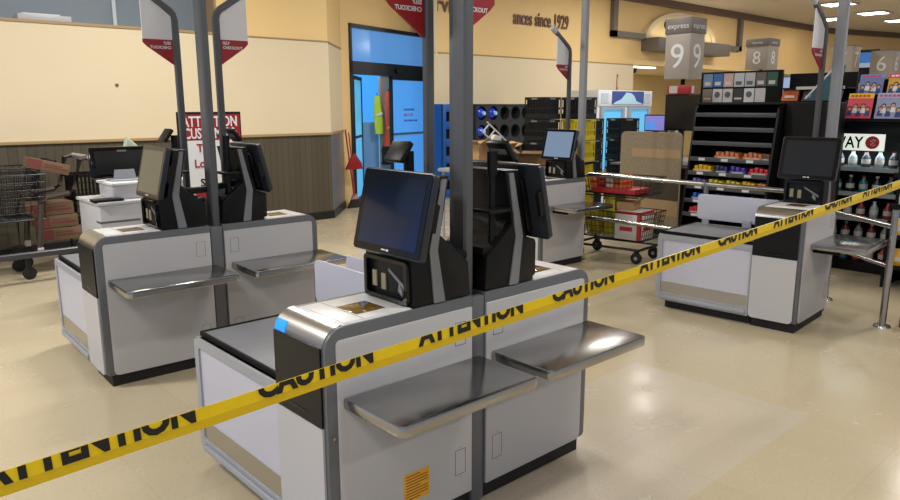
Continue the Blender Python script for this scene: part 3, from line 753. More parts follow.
MB().bar([(-1.4, 0, .27), (1.0, 0, .27)], .06, .055).build('rail_bar', mat('flatbed_grey', '4a4a50', .4, .5), o)
MB().box(.90, .98, -.03, .03, 0, .25).box(-.1, -.02, -.03, .03, 0, .25).build('rail_foot', blackm, o)
for i in (1, 2):
    t = thing('hand_basket', ('black lattice hand basket at the bottom of the small stack by the attendant stand', 'black lattice hand basket at the bottom of the small stack by the attendant stand', 'black lattice hand basket topmost of the small stack by the attendant stand')[i], 'basket', (2.20, 7.95, .235*i+.235), 0, 'hand baskets')
    m = MB(); n = 12
    for k in range(n+1):
        x = -.22+.44*k/n; m.box(x-.005, x+.005, -.16, -.15, 0, .22); m.box(x-.005, x+.005, .15, .16, 0, .22)
    for k in range(9):
        y = -.16+.32*k/8; m.box(-.225, -.215, y-.005, y+.005, 0, .22); m.box(.215, .225, y-.005, y+.005, 0, .22)
    for z in (.0, .07, .14): m.box(-.225, .225, -.165, -.15, z, z+.01); m.box(-.225, -.215, -.16, .16, z, z+.01)
    m.box(-.22, .22, -.16, .16, 0, .008)
    m.build('basket_lattice', black, t, smooth=False)
    MB().ring([(-.24, -.18), (.24, -.18), (.24, .18), (-.24, .18)], [(-.22, -.16), (.22, -.16), (.22, .16), (-.22, .16)], .20, .23, 'z').build('basket_rim', blackm, t, smooth=False)
t = thing('basket_stand', 'dark metal stand under the hand baskets beside the left wall', 'stand', (2.20, 7.95, 0))
MB().box(-.24, .24, -.18, .18, .44, .47).build('stand_top', blackm, t)
m = MB()
for x in (-.22, .22):
    for y in (-.16, .16): m.tube([(x, y, 0), (x, y, .44)], .012)
m.build('stand_legs', blackm, t)
# dark merchandise cart shadowy behind
t = thing('shopping_cart', 'second shopping cart nested deeper behind the boxes against the left wainscot', 'shopping cart', (1.0, 8.35, 0), 0)
wire_box(MB(), -.7, .75, -.24, .24, .50, 1.0, 22, 9, 6, .05, r=.004).build('basket', cartm, t)
f = MB()
for y in (-.24, .24): f.tube([(.9, y, 1.05), (.75, y, .98), (.6, y, .5), (.6, y, .15), (-.7, y, .15)], .014)
f.build('cart_frame', cartm, t)
MB().tube([(.9, -.26, 1.05), (.9, .26, 1.05)], .016).build('handle', blackm, t)
for x in (-.6, .55):
    for y in (-.22, .22): wheel(MB(), (x, y, .06), 'y').build('wheel', rubber, t)
# folded papers / box on the ledge
t = MB().box(1.88, 2.4, 8.86, 9.06, 2.50, 2.565, r=.004).build('ledge_box', white); tag(t, 'flat white box lying on top of the left wall ledge', 'box')
MB().box(1.93, 2.3, 8.90, 9.02, 2.565, 2.58, r=.003).build('box_lid', signwhite, t)
t = MB().lathe([(0, 0), (.018, 0), (.018, .01), (0, .012)], (2.79, 8.782, 1.84), 12, 'y').build('wall_stud', brownt); tag(t, 'small dark stud mark on the cream left wall', 'stud')

# ------------------------------------------------------------------ by the door
t = thing('broom', 'broom leaning beside the entrance with dark bristles on the floor', 'broom', (6.50, 9.50, 0))
MB().tube([(0, 0, .12), (-.10, .06, 1.24)], .012).build('broom_handle', mat('handle_red', 'a5343a', .4), t)
MB().prism([(-.13, 0), (.12, 0), (.05, .14), (-.05, .14)], -.03, .03, 'y').build('bristles', mat('bristle_dark', '2a2528', .9), t)
MB().prism([(-.06, .13), (.06, .13), (.025, .22), (-.025, .22)], -.025, .025, 'y').build('broom_collar', mat('collar_pink', 'b9868c', .6), t)
t = thing('dustpan', 'red long-handled dustpan hanging beside the broom by the entrance', 'dustpan', (6.44, 9.44, 0))
MB().tube([(-.06, .0, 1.2), (0.0, 0, .62), (.02, 0, .2)], .01).build('pan_handle', mat('handle_red', 'a5343a', .4), t)
MB().prism([(-.14, .62), (.17, .62), (.15, .72), (.02, .88), (-.05, .78)], -.04, .02, 'y', r=.01).build('pan_scoop', signred, t)
# hi-vis vests hanging on the pier
vo = mat('vest_orange', 'ef5a2c', .6, emit='000000'); vy = mat('vest_lime', 'b6cf34', .6)
def vest_mesh(w, h, m, seedv, z0):
    b = MB(); n = 14; rows = []
    bm = bmesh.new()
    for j in range(9):
        z = z0+h*j/8; ww = w*(1-.35*(j/8)**2); row = []
        for k in range(n):
            a = 2*PI*k/n; f_ = 1+.18*math.sin(3*a+seedv+j*.5)
            row.append(bm.verts.new((math.cos(a)*ww/2*f_, math.sin(a)*.055*f_, z)))
        rows.append(row)
    for a, c in zip(rows, rows[1:]):
        for k in range(n): bm.faces.new((a[k], a[(k+1) % n], c[(k+1) % n], c[k]))
    bm.faces.new(rows[0][::-1]); bm.faces.new(rows[-1]); b.merge(bm); return b
for (x, y, w_, h, z0, m_, lb_, sd) in ((7.78, 10.22, .20, .95, .90, vo, 'orange hi-vis vest with silver band hanging in the entrance', 0), (7.59, 10.30, .15, .66, 1.12, vy, 'lime hi-vis vest hanging left of the orange one in the entrance', 2)):
    t = thing('safety_vest', lb_, 'safety vest', (x, y, 0), math.radians(-20))
    vest_mesh(w_, h, m_, sd, z0).build('vest_cloth', m_, t)
    MB().prism([(-w_*.35, z0+.30), (w_*.40, z0+.34), (w_*.40, z0+.38), (-w_*.35, z0+.34)], -.075, -.066, 'y').build('reflective_band', vy if m_ is vo else signwhite, t)
    MB().tube([(0, 0, z0+h-.02), (0, .05, z0+h+.04)], .008).build('loop', blackm, t)
t = vest_mesh(.24, .32, None, 1, .52).build('dark_cloth', mat('cloth_navy', '14161f', .8)); t.location = (7.74, 10.25, 0.06); t.rotation_euler = (0, 0, math.radians(-20)); tag(t, 'dark cloth hanging under the orange vest in the entrance', 'cloth')

# ------------------------------------------------------------------ water bottle racks and crates along the back wall
def bottle_rack(x0, x1, y, z1, ncol, m, name, label, rows=5):
    t = thing(name, label, 'bottle rack', ((x0+x1)/2, y, 0))
    W = x1-x0; cw = W/ncol; chh = (z1-.08)/rows; g = MB(); d = .5
    for c in range(ncol):
        for r_ in range(rows):
            cx = -W/2+cw*(c+.5); cz = .08+chh*(r_+.5); R = min(cw, chh)*.42
            n = 24; outer = []; inner = []
            for k in range(n):
                a = 2*PI*k/n; ca, sa = math.cos(a), math.sin(a); s_ = 1/max(abs(ca), abs(sa))
                outer.append((cx+ca*s_*cw/2, cz+sa*s_*chh/2)); inner.append((cx+ca*R, cz+sa*R))
            g.ring(outer, inner, -.02, .10, 'y')
    g.build('rack_face', m, t, smooth=False)
    MB().box(-W/2, W/2, .10, d, .02, z1-.01).build('rack_body', blackm, t)
    MB().box(-W/2-.01, W/2+.01, -.03, d, z1-.03, z1, r=.006).build('rack_top', m, t)
    return t, cw, chh, W
bk = mat('rack_charcoal', '24262a', .5)
t, cw, chh, W = bottle_rack(8.55, 9.95, 8.85, 1.63, 5, bk, 'bottle_rack', 'charcoal rack with round bottle holes against the cream back wall')
for (c, r_, lbl) in ((0, 4, 'blue capped water bottle top left in the charcoal rack'), (1, 4, 'blue capped water bottle second from the left in the top row of the charcoal rack'), (0, 3, 'blue capped water bottle lower left in the charcoal rack')):
    b = thing('water_bottle', lbl, 'bottle', (9.25-W/2+cw*(c+.5), 8.85, .08+chh*(r_+.5)), 0, 'water bottles in the rack')
    MB().lathe([(0, .09), (.105, .09), (.105, .04), (.07, -.01), (.03, -.03), (.03, -.06), (0, -.06)], (0, 0, 0), 16, 'y').build('bottle_body', mat('bottle_blue', '1a3fd0', .2), b)
    MB().lathe([(0, -.085), (.034, -.085), (.034, -.05), (0, -.05)], (0, 0, 0), 12, 'y').build('cap', mat('cap_sky', '9fc2f0', .4), b)
t = thing('bottle_rack', 'blue slotted plastic rack standing at the back wall by the entrance', 'bottle rack', (8.315, 9.18, 0))
m = MB()
m.box(-.22, -.125, 0, .025, .05, 1.63, r=.006).box(.03, .22, 0, .025, .05, 1.63, r=.006).box(-.22, -.20, 0, .25, .05, 1.63).box(.20, .22, 0, .25, .05, 1.63)
for i in range(6):
    z = .05+i*.29; m.box(-.21, .21, .003, .025, z, z+.13, r=.004)
m.build('rack_shell', bluep, t)
MB().box(-.19, .19, .06, .24, .06, 1.6).build('rack_core', blackm, t)
MB().box(-.2, .2, .02, .24, 0, .05).build('rack_feet', lframe, t)

def crate_proto(m, name='milk_crate'):
    t = thing(name, None, None)
    s, h = .33, .28; b = MB()
    b.box(-s/2, s/2, -s/2, s/2, 0, .012)
    for z0, z1 in ((0, .03), (.125, .15), (.245, .28)):
        for q in ((-s/2, s/2, -s/2, -s/2+.01), (-s/2, s/2, s/2-.01, s/2), (-s/2, -s/2+.01, -s/2, s/2), (s/2-.01, s/2, -s/2, s/2)): b.box(*q, z0, z1)
    n = 7
    for k in range(n+1):
        u = -s/2+s*k/n; e = .012 if k in (0, n) else .007
        for q in ((u-e, u+e, -s/2, -s/2+.008), (u-e, u+e, s/2-.008, s/2), (-s/2, -s/2+.008, u-e, u+e), (s/2-.008, s/2, u-e, u+e)):
            q = (max(q[0], -s/2), min(q[1], s/2), max(q[2], -s/2), min(q[3], s/2)); b.box(*q, .0, .27)
    # solid lower band with the grip left open above
    for q in ((-s/2, s/2, -s/2+.002, -s/2+.006), (-s/2+.002, -s/2+.006, -s/2, s/2)): b.box(*q, .03, .07)
    b.build('crate_lattice', m, t, smooth=False)
    e = .02
    MB().box(-s/2+e, s/2-e, -s/2+e, -s/2+e+.004, .01, .26).box(-s/2+e, s/2-e, s/2-e-.004, s/2-e, .01, .26).box(-s/2+e, -s/2+e+.004, -s/2+e, s/2-e, .01, .26).box(s/2-e-.004, s/2-e, -s/2+e, s/2-e, .01, .26).build('crate_liner', m, t, smooth=False)
    MB().box(-.05, .05, -s/2-.003, -s/2+.001, .25, .27).box(-s/2-.003, -s/2+.001, -.05, .05, .25, .27).build('crate_label', mat('crate_mark' if m is not crate_y else 'crate_mark_y', '8a8a8c' if m is not crate_y else '8a7a10', .6), t)
    return t
crate_y = mat('crate_yellow', 'e3cf1e', .5); crate_b = mat('crate_black', '141517', .5)
pbk = crate_proto(crate_b); pyl = crate_proto(crate_y)
first = {0: True, 1: True}
def crate(kind, loc, rz, label):
    p = (pbk, pyl)[kind]
    g = ('black milk crates', 'yellow milk crates')[kind]
    if first[kind]:
        first[kind] = False; p.location = loc; p.rotation_euler = (0, 0, rz); tag(p, label, 'crate', g)
    else:
        q = dup(p, loc, rz, label, g); q['category'] = 'crate'
lev = ['on the floor', 'second from the floor', 'third from the floor', 'fourth from the floor', 'fifth from the floor', 'topmost']
def stack(kinds, x, y, rz, where, names=lev):
    for i, k in enumerate(kinds): crate(k, (x, y, .285*i), rz, ('black', 'yellow')[k]+' crate, '+where+', '+names[i])
stack([0]*6, 7.25, 6.24, .0, 'leftmost black stack next to the bottle rack')
stack([1, 1, 1, 1, 1, 0], 7.76, 6.05, .0, 'tall yellow stack behind the light grey post')
stack([0]*5, 8.22, 6.25, .1, 'stack right of the yellow crates', ['on the floor', 'second from the floor', 'third from the floor', 'fourth from the floor', 'topmost'])
stack([0]*5, 8.80, 6.07, -.35, 'lower stack in front of the freezer', ['on the floor', 'second from the floor', 'third from the floor', 'fourth from the floor', 'topmost'])

# ice freezer
t = thing('ice_freezer', 'white double-door freezer with an iceberg picture against the back wall', 'freezer', (12.75, 8.75, 0))
frz = mat('freezer_white', 'd9dde3', .4)
MB().box(-.95, .95, 0, .7, .1, 1.60, r=.02).box(-.9, .9, .02, .66, 0, .1).build('freezer_body', frz, t)
MB().box(-.95, .95, -.02, .7, 1.585, 1.90, r=.01).build('header', frz, t)
pic = MB().box(-.50, .62, -.028, -.018, 1.62, 1.885).build('picture_sky', mat('picture_blue', '3d4f98', .4), t)
MB().prism([(-.48, 1.625), (.60, 1.625), (.34, 1.69), (.25, 1.80), (.14, 1.85), (-.02, 1.86), (-.10, 1.79), (-.2, 1.72), (-.36, 1.68)], -.036, -.028, 'y').build('iceberg', mat('picture_ice', 'b4dcf0', .4), pic)
for x in (-.72, .78): MB().box(x-.13, x+.09, -.03, -.018, 1.65, 1.84).build('notice_panel', mat('notice_pale', 'b9c4d4', .5), t)
for s_ in (-1, 1):
    d = MB().ring([(s_*.47-.40, .25), (s_*.47+.40, .25), (s_*.47+.40, 1.57), (s_*.47-.40, 1.57)], [(s_*.47-.31, .34), (s_*.47+.31, .34), (s_*.47+.31, 1.52), (s_*.47-.31, 1.52)], -.05, 0, 'y').build('freezer_door', mat('freezer_door_grey', '9aa6b4', .4), t, smooth=False)
    MB().box(s_*.47-.31, s_*.47+.31, -.02, -.005, .34, 1.52).build('door_glass', mat('freezer_glass', '5fb2e2', .15, emit='5cb4e6', estr=.45), d)
    MB().tube([(s_*.08, -.08, .7), (s_*.08, -.08, 1.1)], .015).build('handle', black, d)
t = MB().box(-.02, .02, -.012, 0, 1.94, 2.27).build('wall_placard', mat('placard_red', 'b5452e', .5)); t.location = (13.49, 9.498, 0); tag(t, 'narrow red vertical placard on the cream wall over the freezer', 'placard')
MB().box(-.008, .008, -.014, -.011, 2.0, 2.22).build('placard_text', signwhite, t)

# ------------------------------------------------------------------ heap of cardboard behind the rear kiosk
t = thing('bagging_table', 'grey steel frame table carrying the heap of torn boxes', 'table', (6.35, 6.2, 0))
MB().box(-.65, .6, -.35, .35, .82, .86, r=.006).build('tabletop', lframe, t)
for x in (-.6, .55):
    for y in (-.3, .3): MB().tube([(x, y, 0), (x, y, .82)], .018).build('leg', lframe, t)
def openbox(label, loc, size, rz, rot, m=card):
    t = thing('open_cardboard_box', label, 'box', loc, 0, 'torn cardboard boxes'); t.rotation_euler = tuple(math.radians(v) for v in (rot[0], rot[1], rz))
    a, b, c = size; w_ = .006
    MB().box(-a/2, a/2, -b/2, b/2, 0, w_).box(-a/2, a/2, -b/2, -b/2+w_, 0, c).box(-a/2, a/2, b/2-w_, b/2, 0, c).box(-a/2, -a/2+w_, -b/2, b/2, 0, c).box(a/2-w_, a/2, -b/2, b/2, 0, c).build('box_body', m, t)
    for s_ in (-1, 1):
        MB().prism([(s_*b/2, c-.002), (s_*(b/2+.10), c+.07), (s_*(b/2+.097), c+.076), (s_*(b/2-.004), c+.004)], -a/2, a/2, 'x').build('flap', m, t)
        MB().prism([(s_*a/2, c-.002), (s_*(a/2+.12), c+.03), (s_*(a/2+.118), c+.036), (s_*(a/2-.004), c+.004)], -b/2, b/2, 'y').build('flap', m, t)
    return t
openbox('tallest torn cardboard box at the left of the heap, just right of the nearest post', (5.86, 6.12, .87), (.28, .28, .28), 25, (0, 6, 0))
openbox('torn cardboard box tilted in the middle of the heap behind the black display', (6.36, 6.2, .87), (.36, .3, .22), -20, (4, -6, 0))
openbox('flattened cardboard box with flaps sloping down at the right of the heap', (6.84, 6.02, .87), (.26, .34, .12), 35, (0, 0, 0), cardd)
t = thing('wire_shelf_part', 'white wire rack piece sticking out of the top of the cardboard heap', 'rack', (6.10, 5.98, 1.24)); t.rotation_euler = (math.radians(20), math.radians(35), math.radians(0))
m = MB()
for k in range(4): m.tube([(-.18+.12*k, 0, -.06), (-.18+.12*k, 0, .06)], .008, 6)
m.tube([(-.22, 0, -.06), (.22, 0, -.06)], .01, 6).tube([(-.22, 0, .06), (.22, 0, .06)], .01, 6)
m.build('wire_grid', signwhite, t)
t = MB().prism([(-.05, 0), (.06, .02), (.09, .14), (-.02, .17), (-.08, .10)], -.03, .03, 'y', r=.01).build('crumpled_paper', signwhite); t.location = (6.02, 5.9, 1.10); tag(t, 'crumpled white paper at the front of the cardboard heap', 'paper')

# ------------------------------------------------------------------ chrome rails
def rail(label, segs, posts, y0):
    t = thing('chrome_rail', label, 'rail', y0)
    o = Vector(y0); m = MB()
    for a, b, r_ in segs: m.tube([Vector(a)-o, Vector(b)-o], r_, 14)
    m.build('rail_tube', chrome, t)
    for (x, y, h) in posts:
        p = MB().tube([(x-o.x, y-o.y, 0), (x-o.x, y-o.y, h)], .024, 14).build('rail_post', chrome, t)
        MB().lathe([(0, 0), (.06, 0), (.055, .012), (.026, .02), (0, .02)], (x-o.x, y-o.y, 0), 16).build('post_flange', chrome, p)
    return t
rail('chrome rail running behind the right kiosk and in front of the candy rack', [((6, 4.52, .90), (6, 2.42, .90), .022), ((6, 4.52, .455), (6, 3.25, .455), .02)], [(6, 3.22, .92), (6, 2.42, .92)], (6, 3.22, 0))
rail('chrome post with rails at the right edge of the photo, beside the brown box', [((5.72, 1.62, .74), (6.2, 2.2, .74), .02), ((5.72, 1.62, .45), (6.2, 2.2, .45), .014)], [(5.72, 1.62, .86), (6.2, 2.2, .74)], (5.72, 1.62, 0))
carton('brown_box', 'brown cardboard box on the floor behind the chrome post at the right edge', 'box', (5.98, 1.36, 0), (.4, .34, .27), mat('box_brown', '7a5a40', .8, noise=.05), 0, marks=(mat('box_ink', '4a3527', .7), [(.3, .8, .3, .5)]))

# ------------------------------------------------------------------ candy rack
def shelf_rack(name, label, cat, x, y0, y1, z1, lean, levels, lab=True):
    t = thing(name, label, cat, (x, y0, 0))
    W = y1-y0
    for s_, y in ((0, 0), (1, W-.02)):
        MB().prism([(-.05, 0), (.55, 0), (.55, z1), (lean+.04, z1), (lean-.02, z1-.05), (-.05, .3)], y, y+.02, 'y').build('side_panel', black, t)
    MB().box(.52, .55, 0, W, 0, z1).build('back_panel', blackm, t)
    MB().box(.0, .55, .02, W-.02, 0, .10).build('rack_base', blackm, t)
    MB().box(lean, .55, 0, W, z1-.01, z1+.01, r=.003).build('top_cap', black, t)
    for z in levels:
        x0 = -.05+(lean+.03)*max(0, (z-.3))/(z1-.3)
        s_ = MB().box(x0, .52, .02, W-.02, z-.012, z).build('shelf', black, t)
        MB().box(x0-.006, x0+.004, .02, W-.02, z-.02, z+.022, r=.002).build('price_rail', mat('rail_grey', '4b4d50', .35), s_)
        for u in (.2, .5, .78):
            if lab and z < 1.2: MB().box(x0-.009, x0-.006, W*u, W*u+.07, z-.012, z+.014).build('price_tag', signwhite, s_)
    return t
LV = [.22, .36, .50, .64, .78, .92, 1.06, 1.22, 1.36, 1.50]
shelf_rack('candy_rack', 'black candy rack with mostly empty upper shelves behind the right kiosk', 'rack', 6.72, 3.0, 3.86, 1.61, .16, LV)
def xr(z): return 6.72-.05+(.19)*max(0, z-.3)/1.31
cn = {'orange': mat('candy_orange', 'c97a4a', .4), 'yellow': mat('candy_yellow', 'd8a91c', .35), 'darkblue': mat('candy_navy', '28305c', .35), 'purple': mat('candy_purple', '4a3aa0', .35), 'red': mat('candy_red', 'c0303c', .35), 'gold': mat('candy_gold', 'c9b92e', .35), 'blue': mat('candy_blue', '2f5fc0', .35), 'brown': mat('candy_brown', '6a4430', .4), 'violet': mat('candy_violet', '7460a8', .35)}
cols = list(cn.items())
def candy(ci, y, z, w_, h, label):
    x = xr(z)+.012
    t = thing('candy_box', label, 'candy box', (x+.10, y, z), 0, 'candy boxes on the rack')
    MB().box(-.09, .09, -w_/2, w_/2, 0, h*.45, r=.003).build('tray', cn[ci], t)
    g = MB(); n = max(2, int(w_/.045))
    for k in range(n):
        yy = -w_/2+.006+(w_-.012)*(k+.5)/n; g.box(-.084, .08, yy-.018, yy+.018, h*.4, h*(.85+.15*((k*7) % 3)/2), r=.005)
    g.build('bars', cn[ci], t)
    MB().box(-.0915, -.09, -w_*.35, w_*.35, h*.10, h*.35).build('brand_strip', whp if ci != 'gold' else cn['brown'], t)
rowd = {1.06: [('orange', 3.46, .26), ('orange', 3.20, .2) , ('brown', 3.07, .08)],
        .92: [('yellow', 3.70, .2), ('darkblue', 3.50, .14), ('purple', 3.33, .17), ('red', 3.12, .2)],
        .78: [('violet', 3.72, .16), ('gold', 3.54, .17), ('gold', 3.36, .16), ('yellow', 3.20, .14), ('orange', 3.07, .09)],
        .64: [('blue', 3.72, .12), ('darkblue', 3.48, .2), ('blue', 3.3, .12), ('brown', 3.13, .18)],
        .50: [('red', 3.7, .18), ('yellow', 3.45, .2), ('brown', 3.2, .2)]}
rn_ = {1.06: 'fourth shelf from the top', .92: 'fifth shelf from the top', .78: 'sixth shelf from the top', .64: 'seventh shelf from the top', .50: 'eighth shelf from the top'}
for z, row in rowd.items():
    for i, (c, y, w_) in enumerate(row):
        pos = ('leftmost', 'second from the left', 'third from the left', 'fourth from the left', 'fifth from the left')[i]
        candy(c, y, z+.001, w_, .085, '%s candy box, %s on the %s' % ({'darkblue': 'navy'}.get(c, c), pos, rn_[z]))
# dark end rack right of it
t = thing('display_rack', 'black end rack filling the space between candy rack and cooler', 'rack', (6.95, 2.72, 0))
MB().box(0, .5, -.1, .27, 0, 1.62, r=.01).build('rack_body', blackm, t)
MB().box(-.012, 0, -.08, .16, 1.20, 1.24).box(-.012, 0, -.08, .16, .98, 1.0).build('shelf_edge', trim, t)
# gift cards board
t = thing('gift_card_board', 'board of pale gift cards above the candy rack', 'card display', (7.95, 3.50, 0))
MB().box(.0, .04, -.02, .92, 1.60, 1.97).build('backing', blackm, t)
MB().tube([(.03, .45, .90), (.03, .45, 1.62)], .03).build('stand', blackm, t)
cc = ['6f8fb0', '2e6aa8', 'c9a9a0', 'c3c6cc', 'b9bcc0', '6b6058', '2f5a48']
for i in range(7):
    y = .89-.125*i
    tb = thing('gift_card', 'gift card in the upper row of the pale card board, place %s from the left' % ('one', 'two', 'three', 'four', 'five', 'six', 'seven')[i], 'gift card', (7.95, 3.50+y, 1.80), 0, 'gift cards on the board')
    MB().box(-.004, 0, -.115, 0, 0, .15).build('card_face', mat('card_'+cc[i], cc[i], .4), tb)
    MB().box(-.006, -.004, -.09, -.02, .02, .06).build('card_print', whp if i not in (3, 4) else trim, tb)
cc = ['8a7c70', 'd0d0d0', 'cfc8c4', '2f3033', 'd6d6d6', 'c8c8c8']
for i in range(6):
    y = .89-.125*i
    tb = thing('gift_card', 'gift card in the lower row of the pale card board, place %s from the left' % ('one', 'two', 'three', 'four', 'five', 'six')[i], 'gift card', (7.95, 3.50+y, 1.63), 0, 'gift cards on the board')
    MB().box(-.004, 0, -.115, 0, 0, .15).build('card_face', mat('card_'+cc[i], cc[i], .4), tb)
    if i in (1, 2, 4): MB().lathe([(.022, -.0065), (.034, -.0065), (.034, -.004), (.022, -.004)], (0, -.057, .085), 16, 'x').build('round_mark', trim, tb)
    else: MB().box(-.006, -.004, -.10, -.015, .03, .05).build('card_print', whp, tb)
# black shelf display right of the cards
t = thing('card_shelf', 'black sloping shelf with orange and blue packs right of the gift cards', 'shelf', (7.9, 2.80, 0))
MB().box(0, .3, 0, .68, 1.60, 1.64).box(.25, .3, 0, .68, 1.60, 1.93).box(0, .3, 0, .68, 1.76, 1.775).build('shelf_body', blackm, t)
MB().tube([(.2, .34, 0), (.2, .34, 1.6)], .03).build('stand', blackm, t)
MB().box(-.006, 0, .02, .5, 1.755, 1.785).build('shelf_label', whp, t)
for (y, z, a, b, c, lb_) in ((3.37, 1.641, .17, .13, 'cf5f22', 'orange pack on the black sloping shelf'), (3.16, 1.641, .16, .10, '4a403c', 'dark pack in the middle of the black sloping shelf'), (2.95, 1.641, .17, .10, '5f8cc8', 'blue pack at the right end of the black sloping shelf')):
    q = MB().prism([(0, 0), (.05, 0), (.09, b), (.04, b)], -a/2, a/2, 'y').build('card_pack', mat('pack_'+c, c, .4)); q.location = (7.91, y, z); tag(q, lb_, 'pack')
    MB().prism([(-.001, .03), (.0, .03), (.012, .055), (.011, .055)], -a*.3, a*.3, 'y').build('pack_print', whp, q)
t = MB().prism([(2.86, 1.64), (3.14, 1.64), (2.88, 1.98), (2.80, 1.98)], 7.80, 7.82, 'x').build('angled_board', mat('angled_teal', '2c5a64', .5)); tag(t, 'teal angled poster board leaning under the rightmost self checkout sign', 'poster')
MB().prism([(3.15, 1.655), (3.17, 1.66), (2.89, 1.99), (2.87, 1.985)], 7.795, 7.825, 'x').build('board_edge', signwhite, t)

# ------------------------------------------------------------------ cooler with store sign
t = thing('drink_cooler', 'open black drink cooler with lit SAFEWAY header at the right', 'cooler', (7.5, 2.12, 0))
W = .95
MB().box(.5, .55, 0, W, 0, 1.46).box(0, .5, -.02, .02, 0, 1.46).box(0, .5, W-.02, W+.02, 0, 1.46).box(0, .5, 0, W, .0, .1).box(-.0, .5, 0, W, 1.34, 1.46).build('cooler_body', black, t)
sgn = MB().box(-.012, 0, .16, W-.02, 1.17, 1.325).build('header_sign', mat('header_white', 'dfe6dc', .4, emit='dfeadb', estr=.75), t)
text('SAFEWAY', .15, blackm, (-.014, .345, 1.195), (0, -1, 0), (0, 0, 1), sgn, 'lettering', bold=.003, ext=.001, sx=.80, align='RIGHT')
MB().lathe([(0, -.020), (.06, -.020), (.06, -.013), (0, -.013)], (0, .262, 1.247), 24, 'x').build('round_logo', mat('logo_red', 'c5202e', .4), sgn)
b = MB(); b.tube([(-.0215, .235, 1.262), (-.0215, .255, 1.275), (-.0215, .28, 1.262), (-.0215, .25, 1.245), (-.0215, .275, 1.228), (-.0215, .255, 1.218), (-.0215, .235, 1.228)], .0055, 6); b.build('logo_curve', whp, sgn)
MB().box(0, .03, W-.12, W-.09, .95-.5, 1.17).build('door_stile', black, t)
for z in (.30, .52, .76, 1.0): 
    s_ = MB().box(.02, .48, .02, W-.02, z-.01, z).build('shelf', trim, t)
    MB().box(.012, .02, .02, W-.02, z-.03, z+.012).build('shelf_lip', mat('lip_pale', '9aa2a6', .4), s_)
area(7.62, 2.6, 1.15, .15, .8, 3.2, (.85, .95, 1), name='cooler_lamp')
bc = ['a33a30', '2f6a6e', '8fa0a4', '27303c', 'a9b8b4', '6c2a2a', '3a7c8c', 'b0b0b0', '40464c', '2c8c90', '9c3c3c', '7c8c90']
k = 0
for z, rn2 in ((.10, 'bottom'), (.30, 'second lowest'), (.52, 'middle'), (.76, 'second highest'), (1.0, 'top')):
    for j in range(7):
        y = 2.12+.10+.118*j; cidx = bc[(k*5+j) % 12]; k += 1
        b = thing('drink_bottle', 'small drink bottle on the %s shelf of the cooler, place %s from the right' % (rn2, ('one', 'two', 'three', 'four', 'five', 'six', 'seven')[j]), 'bottle', (7.5+.10, y, z), 0, 'drink bottles in the cooler')
        MB().lathe([(0, 0), (.036, 0), (.038, .01), (.038, .10), (.016, .135), (.014, .15), (0, .15)], (0, 0, 0), 12).build('bottle_body', mat('drink_'+cidx, cidx, .25), b)
        MB().lathe([(0, .148), (.017, .148), (.017, .165), (0, .165)], (0, 0, 0), 10).build('cap', whp if j % 2 else redp, b)
        MB().lathe([(.0385, .04), (.0392, .04), (.0392, .085), (.0385, .085)], (0, 0, 0), 12).build('bottle_label', whp, b)
# magazine rack over the cooler
def mag_rack():
    t = thing('magazine_rack', 'black tiered magazine rack above the cooler at the right', 'rack', (7.35, 1.45, 0))
    MB().box(.06, .30, 0, 1.14, 1.462, 1.478).box(.28, .30, 0, 1.14, 1.478, 1.83).build('rack_body', black, t)
    MB().box(-.01, .01, 0, 1.14, 1.43, 1.47).box(-.01, .07, 0, 1.14, 1.425, 1.44).box(.14, .16, 0, 1.14, 1.66, 1.69).box(.14, .28, 0, 1.14, 1.66, 1.672).build('lip', blackm, t)
    MB().box(.34, .40, 0, .04, 0, 1.83).box(.30, .40, 0, .04, 1.44, 1.5).build('rack_upright', blackm, t)
mag_rack()
heads = [('e2b81c', 'd2455a', 'c8313a'), ('9fb0cc', '8d94b4', 'b04878'), ('d8405c', 'c87890', 'e8e0d0'), ('3f7ac0', 'd0a878', 'f0e8e0'), ('d0a020', 'b84040', 'f4f4f4')]
heads2 = [('7088c0', '6a78a8', 'b83c68'), ('c83868', 'c89838', 'e8c8d0'), ('d8508c', 'b8a8c8', 'f0f0f0'), ('e0b030', 'a04858', 'e8e8e8'), ('5f9fd0', 'b06878', 'f4e8d0')]
skin = mat('print_skin', 'c09878', .5); hair = mat('print_dark', '2c2226', .5); whs = mat('print_white', 'd8d4d4', .5); navy = mat('print_navy', '2b3a78', .5)
